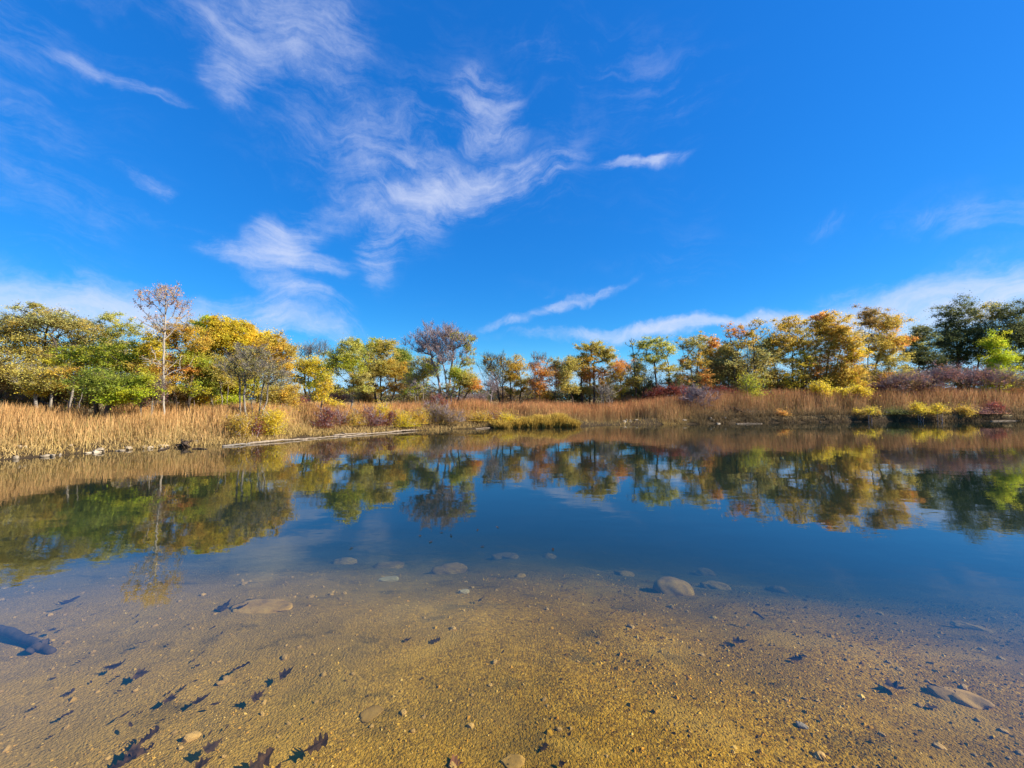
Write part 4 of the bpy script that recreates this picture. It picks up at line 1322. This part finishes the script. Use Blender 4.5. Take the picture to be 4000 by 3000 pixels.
bed_rock('large smooth loaf-shaped boulder under water right of centre', 2628, 2300, 0.42, 0.30, 0.20, 0.1, 11, sink=0.3, rough=0.12, level=3)
bed_rock('pale straight-edged stone slab under water left of centre', 1518, 2262, 0.19, 0.075, 0.06, 0.22, 12, m=STONE_PALE, box=0.45, name='stone_slab', sink=0.3)
bed_rock('low brown mound-shaped rock left of the centre line', 1750, 2222, 0.36, 0.26, 0.14, 0.3, 13)
bed_rock('dim flat rock beyond the mound-shaped rock', 1975, 2160, 0.32, 0.2, 0.12, 0.0, 14, name='stone_slab', flat_top=0.5)
bed_rock('dim rock at the edge of deep water, middle', 2145, 2150, 0.22, 0.18, 0.11, 0.5, 15)
bed_rock('dim flat rock near the pale slab, farther out', 1515, 2200, 0.34, 0.2, 0.1, 0.1, 16, name='stone_slab', flat_top=0.5)
bed_rock('faint rock farthest left along the deep edge', 1345, 2180, 0.26, 0.2, 0.1, 0.1, 17)
bed_rock('small tan rock behind the loaf-shaped boulder', 2440, 2225, 0.22, 0.14, 0.1, -0.2, 18)
bed_rock('dim rock at the deep edge above the loaf-shaped boulder', 2750, 2210, 0.3, 0.2, 0.12, 0.2, 19)
bed_rock('pointed tan rock in blue water right of the loaf-shaped boulder', 3035, 2268, 0.19, 0.13, 0.12, -0.3, 20)
bed_rock('broad dim rock between the boulder and the pointed rock', 2800, 2270, 0.3, 0.2, 0.1, -0.3, 21)
bed_rock('thin slanting slab toward the right edge', 3800, 2450, 0.24, 0.075, 0.06, -0.55, 22, name='stone_slab', box=0.3)
bed_rock('low rounded rock with a black shadow at its left end, lower right', 3770, 2735, 0.20, 0.13, 0.085, -0.5, 23, sink=0.4, rough=0.3)
bed_rock('wide flat sand-coloured slab under water at left', 1020, 2372, 0.46, 0.2, 0.05, 0.05, 24, name='stone_slab', flat_top=0.4, sink=0.45)
bed_rock('small cream stone between slab and mound', 1810, 2312, 0.09, 0.05, 0.045, 0.1, 25, m=STONE_PALE, box=0.3)
bed_rock('small tan stone right of the mound-shaped rock', 2030, 2238, 0.11, 0.07, 0.05, 0.2, 26)
bed_rock('cream chip of stone at bottom right', 3133, 2838, 0.042, 0.027, 0.022, -0.5, 27, m=STONE_PALE, box=0.2)
bed_rock('rounded tan cobble close to the lower edge, right of centre', 3200, 2955, 0.042, 0.032, 0.028, 0.3, 28, m=STONE_TAN)
bed_rock('yellowish cobble right of the cream chip', 3668, 2918, 0.04, 0.027, 0.022, -0.5, 29, m=STONE_TAN)
bed_rock('flat grey-green stone half sunk at the lower edge', 2010, 2975, 0.085, 0.06, 0.016, 0.1, 30, flat_top=0.4)
bed_rock('reddish half-buried stone at lower left of centre', 1450, 2790, 0.10, 0.07, 0.018, 0.6, 31, flat_top=0.3)

# loose gravel: the biggest stones one by one, the rest as one bed of gravel
GRAVEL = gravel_material()


def scatter(n, seed):
    r = np.random.default_rng(seed)
    py = r.uniform(0, 1, n)
    y = 1.15 + (5.0 - 1.15) * py ** 1.25
    x = r.uniform(-1, 1, n) * (y * 1.42 + 0.25)
    return r, x, y


def gravel():
    r, x, y = scatter(52000, 31)
    patch = 0.5 + 0.5 * vnoise(x, y, 1.1, 71) + 0.22 * x / (y + 0.5)
    keep = r.random(len(x)) < np.clip(0.9 * patch + 0.3 * vnoise(x, y, 3.0, 72), 0.04, 1)
    x, y = x[keep], y[keep]
    n = len(x)
    z = ground_z(x, y)
    s = 0.0034 * (1 + 0.5 * sstep(-0.3, 1.6, x)) * np.exp(r.normal(size=n) * 0.5) * (0.85 + 0.22 * y)
    base = np.array([(1, 0, 0), (0.35, 0.9, 0), (-0.8, 0.6, 0), (-0.75, -0.65, 0), (0.4, -0.9, 0), (0.25, 0.2, 0.75), (-0.3, -0.15, 0.7)], float)
    T = np.array([[0, 1, 5], [1, 2, 5], [2, 6, 5], [2, 3, 6], [3, 4, 6], [4, 5, 6], [4, 0, 5]])
    a = r.uniform(0, 2 * np.pi, n)
    ca, sa = np.cos(a), np.sin(a)
    V = base[None] * r.uniform(0.7, 1.3, (n, 7, 1))
    st = r.uniform(0.55, 1.0, n)
    vx, vy = V[:, :, 0], V[:, :, 1] * st[:, None]
    V = np.stack([vx * ca[:, None] - vy * sa[:, None], vx * sa[:, None] + vy * ca[:, None], V[:, :, 2]], axis=2) * s[:, None, None]
    V[:, :, 0] += x[:, None]; V[:, :, 1] += y[:, None]; V[:, :, 2] += (z - 0.3 * s)[:, None]
    pal = np.array([(0.46, 0.245, 0.02), (0.55, 0.315, 0.036), (0.39, 0.20, 0.016), (0.28, 0.14, 0.013), (0.60, 0.38, 0.09), (0.16, 0.08, 0.014), (0.48, 0.225, 0.02)])
    c = pal[r.integers(7, size=n)] * r.uniform(0.75, 1.15, (n, 1))
    c = c * (0.62 + 0.55 * np.clip(0.6 + 0.5 * vnoise(x, y, 1.3, 81) + 0.35 * vnoise(x, y, 3.4, 82), 0, 1.2))[:, None]
    left = sstep(0.5, -3, x)[:, None] * 0.45  # the same sky reflection put into the pebble colours
    c = c * (1 - left) + np.array([0.38, 0.25, 0.085]) * left
    TT = (T[None] + (np.arange(n) * 7)[:, None, None]).reshape(-1, 3)
    o = link('gravel', tri_mesh('gravel', V.reshape(-1, 3), TT, GRAVEL, np.repeat(c, 7, axis=0)))
    tag(o, 'golden brown gravel covering the shallow pond bed', 'gravel', kind='stuff')


gravel()


def loose_stones():
    r, x, y = scatter(285, 77)
    y = 1.25 + (y - 1.15) * 0.8
    x = x * 0.92
    meshes = [rock_mesh('stone', 1, r.uniform(0.6, 0.95), r.uniform(0.45, 0.75), STONE_TAN, level=1, rough=0.35, seed=100 + i, box=0.15) for i in range(10)]
    for i in range(len(x)):
        o = link('stone', meshes[i % 10], pond_bed)
        s = float(0.0105 * math.exp(r.normal() * 0.35) * (0.75 + 0.2 * y[i]))
        o.location = (x[i], y[i], gz(x[i], y[i]) + s * 0.12)
        o.scale = (s, s, s)
        o.rotation_euler = (r.normal() * 0.2, r.normal() * 0.2, r.uniform(0, 6.28))


loose_stones()

# ------------------------------------------------------------------ stones and driftwood on the banks
BANK_G = 'pale stones at the waterline'


def bank_rock(label, px, py, w, h, seed, m=None, depth=None, up=0.0):
    p = on_level(px, py, up)
    z = max(gz(p[0], p[1]), 0.0)
    o = link('bank_stone', rock_mesh('bank_stone', w / 2, (depth or w * 0.7) / 2, h / 2, m or STONE_PALE, level=2, rough=0.3, seed=seed, box=0.25),
             loc=(p[0], p[1], z + h * 0.22))
    o.rotation_euler = (0, 0, seed * 1.7)
    return tag(o, label, 'stone', BANK_G)


bank_rock('wedge-shaped pale stone lying at the water, largest on the left shore', 385, 1766, 0.34, 0.14, 201)
bank_rock('flat greyish stone back from the water on the left shore', 175, 1758, 0.36, 0.16, 202, up=0.05)
bank_rock('upright cream stone right of the flat greyish one', 229, 1754, 0.2, 0.16, 203, up=0.08)
bank_rock('low cream stone at the very edge, far left', 180, 1784, 0.22, 0.08, 204)
bank_rock('small cream stone beside the low one, far left', 205, 1783, 0.12, 0.09, 205)
bank_rock('flat cream sliver of stone left of the wedge-shaped one', 345, 1770, 0.16, 0.05, 206)
bank_rock('flat pale stone touching the water right of the wedge-shaped one', 470, 1761, 0.22, 0.05, 207)
bank_rock('pointed pale stone right of the flat pale one', 505, 1757, 0.18, 0.09, 208)
bank_rock('long flat stone left of the black stump', 635, 1748, 0.26, 0.08, 209)
bank_rock('grey-white boulder in the grass right of the black stump', 826, 1708, 0.3, 0.22, 210, up=0.15)
bank_rock('low pale stone beside the black stump', 590, 1752, 0.16, 0.07, 211)
r_ = np.random.default_rng(5)
for i in range(26):
    px = r_.uniform(2440, 2860)
    o = bank_rock('little cream stone in the row on the muddy bank right of centre', px, 1659 - (px - 2500) * 0.012 - r_.uniform(0, 6), r_.uniform(0.12, 0.34), r_.uniform(0.08, 0.2), 300 + i)
for i in range(18):
    px = r_.uniform(60, 880)
    wy = np.interp(px, [p[0] for p in WATERLINE], [p[1] for p in WATERLINE])
    o = bank_rock('little cream stone scattered in the short grass of the left shore', px, wy - r_.uniform(4, 26), r_.uniform(0.06, 0.16), r_.uniform(0.05, 0.1), 340 + i, up=0.06)
bank_rock('small white stone on the dark right bank', 3515, 1642, 0.22, 0.12, 380)


def log_mesh(name, P, r0, r1, m, sides=8, knobs=0.15, seed=0, wave=0.25):
    r = np.random.default_rng(seed)
    P = np.array(P, float)
    t = np.linspace(0, 1, len(P))
    tt = np.linspace(0, 1, 16)
    Q = np.stack([np.interp(tt, t, P[:, i]) for i in range(3)], axis=1)
    Q[1:-1] += r.normal(size=(14, 3)) * wave * r0
    D = np.gradient(Q, axis=0)
    D /= np.linalg.norm(D, axis=1, keepdims=True)
    A, B = frames(D)
    th = np.arange(sides) * 2 * np.pi / sides
    rad = (r0 + (r1 - r0) * tt)[:, None] * (1 + knobs * r.normal(size=(16, sides)))
    V = (Q[:, None] + (A[:, None] * np.cos(th)[None, :, None] + B[:, None] * np.sin(th)[None, :, None]) * rad[:, :, None]).reshape(-1, 3)
    k = np.arange(sides)
    F = [tuple(q) for i in range(15) for q in np.c_[i * sides + k, i * sides + (k + 1) % sides, (i + 1) * sides + (k + 1) % sides, (i + 1) * sides + k]]
    c = Q[0]
    me = bpy.data.meshes.new(name)
    me.from_pydata([tuple(v - c) for v in V], [], F + [tuple(range(sides))[::-1], tuple(range(15 * sides, 16 * sides))])
    me.materials.append(m)
    for p in me.polygons:
        p.use_smooth = True
    return me, c


LOG_G = 'driftwood along the far waterline'


def log(label, a, b, r0, r1, m=None, lift=0.03, seed=0, name='driftwood_log', cat='log', group=LOG_G, za=0.0, zb=0.0):
    p, q = on_level(a[0], a[1], za), on_level(b[0], b[1], zb)
    if za == 0.0:
        p[1] -= 0.42; q[1] -= 0.42                               # clear of the overhanging grass
    mid = (p + q) / 2 + np.array([0, r0 * 0.8, r0 * 0.4])
    if za == 0.0:
        r0, r1 = r0 * 0.62, r1 * 0.62
    P = np.array([p, mid, q])
    P[:, 2] += lift * 0.7
    me, c = log_mesh(name, P, r0, r1, m or DRIFT, seed=seed, knobs=0.15 if za == 0 else 0.05, wave=0.25 if za == 0 else 0.07)
    return tag(link(name, me, loc=tuple(c)), label, cat, group)


log('longest pale driftwood log, left end of the line at the water', (1000, 1730), (1225, 1712), 0.07, 0.045, seed=1)
log('second pale log lying behind the longest one', (1008, 1722), (1180, 1707), 0.05, 0.03, seed=2, lift=0.06)
log('dark floating log end pointing left into the water', (905, 1739), (1010, 1731), 0.055, 0.05, BARK_GREY, seed=3, lift=0.02)
log('thin pale driftwood pole under the yellow bush', (1215, 1712), (1400, 1699), 0.045, 0.03, seed=4)
log('crooked pale log under the upright crimson bush', (1320, 1700), (1445, 1692), 0.06, 0.035, seed=5, lift=0.05)
log('long pale driftwood log under the wide crimson bush', (1345, 1704), (1530, 1688), 0.05, 0.04, seed=6)
log('pale branch angled up the bank beside the wide crimson bush', (1330, 1692), (1365, 1697), 0.035, 0.03, seed=7, lift=0.12)
log('pale log at the bend of the waterline', (1525, 1688), (1660, 1678), 0.06, 0.04, seed=8, lift=0.04)
log('thick grey log with a knotted end near the brown thicket', (1590, 1682), (1720, 1672), 0.08, 0.05, seed=9, lift=0.06)
log('dark snag lying across the end of the driftwood line', (1712, 1672), (1775, 1674), 0.07, 0.04, BARK_DARK, seed=10, lift=0.08)
log('thin pale stick floating off the gold bush left of centre', (1860, 1675), (1915, 1670), 0.03, 0.02, seed=11)
log('pale plank-like branch on the dark right bank', (3185, 1648), (3215, 1641), 0.07, 0.05, seed=12, lift=0.05)
log('thin pale branch at the waterline near the right edge', (3840, 1645), (3990, 1642), 0.04, 0.03, seed=13, lift=0.02)
log('thin white stick lying along the muddy shore right of centre', (2860, 1655), (2960, 1654), 0.04, 0.03, seed=14, lift=0.03)
log('dark flat stick floating in front of the left shore', (795, 1747), (850, 1748), 0.035, 0.025, WETWOOD, seed=15, lift=0.005)
log('dark stick lying left of the black stump', (668, 1754), (705, 1744), 0.035, 0.025, WETWOOD, seed=16, lift=0.02)
log('submerged dark blue-black log slanting in from the left edge', (-130, 2440), (205, 2545), 0.036, 0.022, WETWOOD, seed=17, lift=0.0, name='sunken_log', group='sunken wood', za=-0.12, zb=-0.15)
log('short sunken branch stub under the tip of the dark sunken log', (110, 2560), (185, 2520), 0.03, 0.02, WETWOOD, seed=18, name='sunken_branch', group='sunken wood', za=-0.16, zb=-0.14)
log('left of two short black sticks at the bottom edge', (2610, 2840), (2622, 2895), 0.006, 0.004, WETWOOD, seed=19, name='sunken_twig', cat='twig', group='sunken wood', za=-0.12, zb=-0.12)
log('right of two short black sticks at the bottom edge', (2634, 2845), (2642, 2880), 0.006, 0.004, WETWOOD, seed=20, name='sunken_twig', cat='twig', group='sunken wood', za=-0.12, zb=-0.12)
log('dark dash of sunken twig right of the loaf-shaped boulder', (2945, 2400), (2985, 2428), 0.012, 0.006, WETWOOD, seed=21, name='sunken_twig', cat='twig', group='sunken wood', za=-0.2, zb=-0.2)


def stump():
    p = on_level(718, 1746)
    T0 = empty('tree_stump', (p[0], p[1], 0.0))
    tag(T0, 'black weathered stump with splayed roots at the left waterline', 'stump')
    me, c = log_mesh('trunk', [(0, 0, -0.05), (0.02, 0, 0.08), (0.05, 0.02, 0.17)], 0.11, 0.06, WETWOOD, knobs=0.25, seed=40)
    link('trunk', me, T0, loc=tuple(c))
    for i, (dx, dy, dz) in enumerate(((-0.42, 0.02, 0.03), (-0.22, -0.12, -0.02), (0.3, -0.06, -0.01), (0.22, 0.1, 0.2), (-0.12, 0.06, 0.24))):
        me, c = log_mesh('root', [(0, 0, 0.06), (dx * 0.5, dy * 0.5, 0.07 + dz * 0.4), (dx, dy, dz)], 0.045, 0.014, WETWOOD, knobs=0.2, seed=41 + i, sides=6)
        link('root', me, T0, loc=tuple(c))


stump()


def mud_bank():
    """crumbled dark sods slumped on the muddy shelf right of the golden grass"""
    sod = bark_material('bare_sod', (0.018, 0.011, 0.010), (0.065, 0.04, 0.032))
    names = ['slumped dark sod, leftmost on the muddy shelf', 'second slumped sod on the muddy shelf, long and low', 'crumbled sod in the middle of the muddy shelf',
             'dark sod under the reddish grass right of the muddy shelf', 'small dark sod at the right end of the muddy shelf', 'dark sod lip hanging over the water farther right']
    for i, (px, py, w, h) in enumerate(((2290, 1632, 1.2, 0.42), (2380, 1634, 1.3, 0.36), (2470, 1638, 1.2, 0.36), (2560, 1646, 1.5, 0.3), (2690, 1648, 1.6, 0.28), (2880, 1648, 2.2, 0.3))):
        p = on_level(px, 1652)
        Y = p[1] + 1.0
        q = at(px, py - 6, Y)
        o = link('sod', rock_mesh('sod', w * 0.62, 0.45, h * 0.8 + 0.12, sod, level=3, rough=0.6, seed=500 + i), loc=(q[0], Y, max(q[2], gz(q[0], Y)) - 0.02))
        tag(o, names[i], 'sod', 'slumped sods')


mud_bank()

# ------------------------------------------------------------------ leaves in the water
LEAF_DARK, _t = mat('sodden_leaf')
_p = _t.new('ShaderNodeBsdfPrincipled')
_g = _t.new('ShaderNodeTexCoord')
_t.put(_p.inputs['Base Color'], _t.ramp(_t.noise(_g.outputs['Object'], 30, 4), [(0.35, (0.008, 0.006, 0.004)), (0.7, (0.085, 0.045, 0.018))]))
_p.inputs['Roughness'].default_value = 0.8
_p.inputs['Specular IOR Level'].default_value = 0.1
_t.l.new(_p.outputs[0], _t.out.inputs[0])
LEAF_BROWN = bark_material('brown_leaf', (0.10, 0.04, 0.015), (0.26, 0.11, 0.04))


def leaf_outline(kind, r):
    if kind == 'oak':                                            # lobed blade
        pts = []
        n = int(r.integers(3, 5))
        for i in range(n):
            t0 = i / n + r.uniform(-0.02, 0.05)
            w = 0.32 * math.sin(math.pi * (0.2 + 0.66 * t0)) + 0.05
            pts += [(t0 + 0.02, w * r.uniform(0.35, 0.6)), (t0 + r.uniform(0.08, 0.12), w * r.uniform(0.85, 1.25)), (t0 + 0.16, w * r.uniform(0.9, 1.25)), (t0 + 0.20, w * r.uniform(0.6, 0.8))]
        pts.sort()
        pts = [(a, b * r.uniform(0.7, 1.25)) for a, b in pts]
        pts += [(1.0, 0.03)]
        return pts
    if kind == 'maple':
        return [(0.0, 0.02), (0.08, 0.16), (0.02, 0.42), (0.22, 0.30), (0.38, 0.52), (0.46, 0.22), (0.66, 0.26), (0.70, 0.12), (1.0, 0.02)]
    return [(0.0, 0.01), (0.2, 0.11), (0.45, 0.15), (0.7, 0.11), (0.9, 0.04), (1.0, 0.005)]   # lance


def leaf_mesh(kind, L, r, m):
    up = leaf_outline(kind, r)
    lo = leaf_outline(kind, r)
    rows = []
    curl, cup = r.uniform(0.1, 0.7), r.uniform(0.0, 0.6)

    def bend(x, y):
        return (x * L, y * L, L * (curl * (x - 0.3) ** 2 + cup * y * y * 1.5))
    V, F = [], []
    for x, y in up:
        V.append(bend(x, y))
    for x, y in up:
        V.append(bend(x, 0.0))
    for x, y in lo:
        V.append(bend(x, -y))
    n = len(up)
    for i in range(n - 1):
        F += [(i, i + 1, n + i + 1, n + i), (n + i, n + i + 1, 2 * n + i + 1, 2 * n + i)]
    s = len(V)                                                    # stalk, a thin three-sided stem
    for x in (-0.32, 0.05):
        for a in range(3):
            b = bend(x, 0)
            V.append((b[0], b[1] + 0.010 * L * math.cos(a * 2.1), b[2] + 0.010 * L * math.sin(a * 2.1)))
    F += [(s + a, s + (a + 1) % 3, s + 3 + (a + 1) % 3, s + 3 + a) for a in range(3)]
    me = bpy.data.meshes.new('leaf')
    me.from_pydata(V, [], F)
    me.materials.append(m)
    return me


LEAF_G = 'dead leaves in the shallows'


def sunk_leaf(label, px, py, L, rot, kind='oak', above=0.05, m=None, seed=0, group=LEAF_G, pitch=None):
    z = -0.08
    for _ in range(4):
        p = on_level(px, py, z)
        z = min(gz(p[0], p[1]) + above, -0.006)
    r = np.random.default_rng(900 + seed)
    L, rot = L * 0.74, rot + r.normal() * 0.45
    o = link('fallen_leaf', leaf_mesh(kind, L, r, m or LEAF_DARK), loc=(p[0] - 0.5 * L * math.cos(rot), p[1] - 0.5 * L * math.sin(rot), z))
    o.rotation_euler = (r.normal() * 0.22, r.normal() * 0.15 - 0.05, rot)
    return tag(o, label, 'leaf', group)


LV = [
    ('black lobed leaf floating near the far left group, left of a curled one', 455, 2606, .11, .35, 'oak'),
    ('black curled leaf just right of the far left lobed leaf', 557, 2632, .11, .6, 'maple'),
    ('ragged black leaf highest of the middle-left group', 940, 2607, .13, .55, 'oak'),
    ('black leaf with a raised tip at the right of the middle-left group', 1125, 2636, .12, .6, 'maple'),
    ('small dark leaf left of the ragged leaf, above the hand-shaped one', 766, 2661, .055, .5, 'lance'),
    ('hand-shaped black leaf in the central row of three', 672, 2733, .10, .4, 'maple'),
    ('broad spiky black leaf in the middle of the row of three', 795, 2730, .12, .5, 'maple'),
    ('long lance-shaped dark leaf lying right of the broad spiky one', 842, 2748, .075, .3, 'lance'),
    ('winged black leaf at the right end of the row of three', 1012, 2722, .09, .5, 'maple'),
    ('tiny dark leaf just right of the winged leaf', 1055, 2720, .03, .6, 'lance'),
    ('lone dark leaf with a pale trailing stalk near the sunken log', 338, 2570, .07, .25, 'lance'),
    ('small folded dark leaf at far lower left', 265, 2786, .055, .6, 'oak'),
    ('dark leaf with its tip curled left of centre bottom', 490, 2790, .075, .4, 'lance'),
    ('slim dark leaf below the curled-tip one', 510, 2830, .075, .35, 'lance'),
    ('longest ragged black leaf trail, upper piece at the lower left', 588, 2880, .10, .75, 'oak'),
    ('middle piece of the ragged black leaf trail at the lower left', 540, 2930, .11, .8, 'maple'),
    ('lowest piece of the ragged black leaf trail at the bottom edge', 480, 2980, .12, .7, 'oak'),
    ('star-shaped black leaf left of centre near the bottom', 835, 2912, .10, .5, 'maple'),
    ('black leaf cut by the bottom edge below the star-shaped one', 800, 2986, .09, .6, 'maple'),
    ('crumpled black leaf mass at the bottom edge left of centre', 1020, 2975, .13, .6, 'oak'),
    ('black leaf with a hooked tip right of the crumpled mass', 1242, 2915, .12, .65, 'oak'),
    ('black three-cornered scrap beside the crumpled mass at the bottom edge', 1090, 2990, .04, 1.6, 'maple'),
    ('faint dark leaf in the sandy area above the far left lobed leaf', 560, 2510, .10, .5, 'oak'),
    ('faint dark leaf near the reflection of the yellow trees at far left', 205, 2462, .09, .5, 'oak'),
    ('dark leaf floating on the tip of the sunken log', 122, 2478, .09, .2, 'oak'),
    ('wide smear of dark sunken leaves at far left', 265, 2365, .20, .35, 'oak'),
    ('dark patch standing in for the shadow at the left end of the sand-coloured slab', 880, 2372, .16, 1.0, 'maple'),  # leaf-shaped dark patch laid as the slab's shadow
    ('dark fragment lying on the sand-coloured slab', 950, 2372, .10, .3, 'oak'),
    ('left dark weed scrap in the gravel left of centre', 1595, 2502, .09, .05, 'oak'),
    ('right dark weed scrap in the gravel left of centre', 1700, 2505, .10, .1, 'oak'),
    ('green-black weed tuft in the gravel at centre', 1888, 2348, .14, .2, 'oak'),
    ('black weed clump in the gravel right of centre', 2895, 2514, .14, -.4, 'maple'),
    ('dim weed clump left of the black one right of centre', 2838, 2515, .07, -.3, 'oak'),
    ('olive-dark scrap between black clump and brown patch', 3110, 2578, .10, -.4, 'oak'),
    ('brown weed patch in the lower right gravel', 3510, 2700, .16, -.45, 'maple'),
    ('black curved patch standing in for the shadow at the left end of the shadowed rock', 3690, 2700, .12, -.9, 'oak'),  # dark blade placed as the rounded rock's cast shadow
    ('small reddish-black scrap at the lower right', 3640, 2760, .08, -.4, 'oak'),
    ('round black seed-like leaf at the bottom right of centre', 2226, 2868, .035, .6, 'maple'),
    ('small black leaf chip at the bottom, centre', 1912, 2866, .035, .2, 'lance'),
    ('tangled dark weed below the round black leaf', 2125, 2920, .06, 1.2, 'oak'),
    ('dark scrap at the bottom edge right of the brown leaf', 2198, 2986, .05, .8, 'maple'),
]
for i, (lb, px, py, L, rot, kind) in enumerate(LV):
    low = i >= 26
    sunk_leaf(lb, px, py, L, rot, kind, above=0.012 if low else 0.05, seed=i)
sunk_leaf('curled red-brown leaf at the bottom edge, centre', 1785, 2975, 0.085, 0.2, 'maple', above=0.01, m=LEAF_BROWN, seed=60)
sunk_leaf('orange-brown leaf on the bottom beside the longer black lance leaf', 735, 2735, 0.03, 0.2, 'lance', above=0.05, m=LEAF_BROWN, seed=61)
r_ = np.random.default_rng(15)
for i in range(70):
    px = r_.uniform(0, 1350) * r_.uniform(0.5, 1)
    py = r_.uniform(2300, 2950)
    sunk_leaf('tiny dark leaf scrap scattered over the left shallows', px, py, r_.uniform(0.018, 0.05), r_.uniform(0, 1.2), ('lance', 'oak')[i % 2], above=0.015, seed=100 + i,
              group='tiny leaf scraps in the left shallows')
for i in range(30):
    px = r_.uniform(1300, 3950)
    py = r_.uniform(2350, 2960)
    sunk_leaf('tiny dark scrap scattered over the gravel right of the leaf drifts', px, py, r_.uniform(0.015, 0.04), r_.uniform(-1, 1), ('lance', 'oak')[i % 2], above=0.008, seed=200 + i,
              group='tiny scraps on the right gravel')
# specks floating on the deep water at centre
for i, (px, py) in enumerate(((1719, 2080), (1863, 2073), (1948, 2061), (1687, 2115), (1760, 2090), (1878, 2135), (2160, 2150), (1646, 2094), (1378, 2138))):
    p = on_level(px, py, 0.004)
    o = link('floating_leaf', leaf_mesh('oak', 0.035, np.random.default_rng(700 + i), LEAF_DARK), loc=tuple(p))
    o.rotation_euler = (0, 0, i * 1.3)
    tag(o, 'tiny dark leaf floating on the blue water beyond the pale slab', 'leaf', 'tiny leaves floating on the blue water')

print('triangles', sum(sum(len(p.vertices) - 2 for p in o.data.polygons) if len(o.data.polygons) < 5000 else len(o.data.polygons) for o in SC.objects if o.type == 'MESH'))
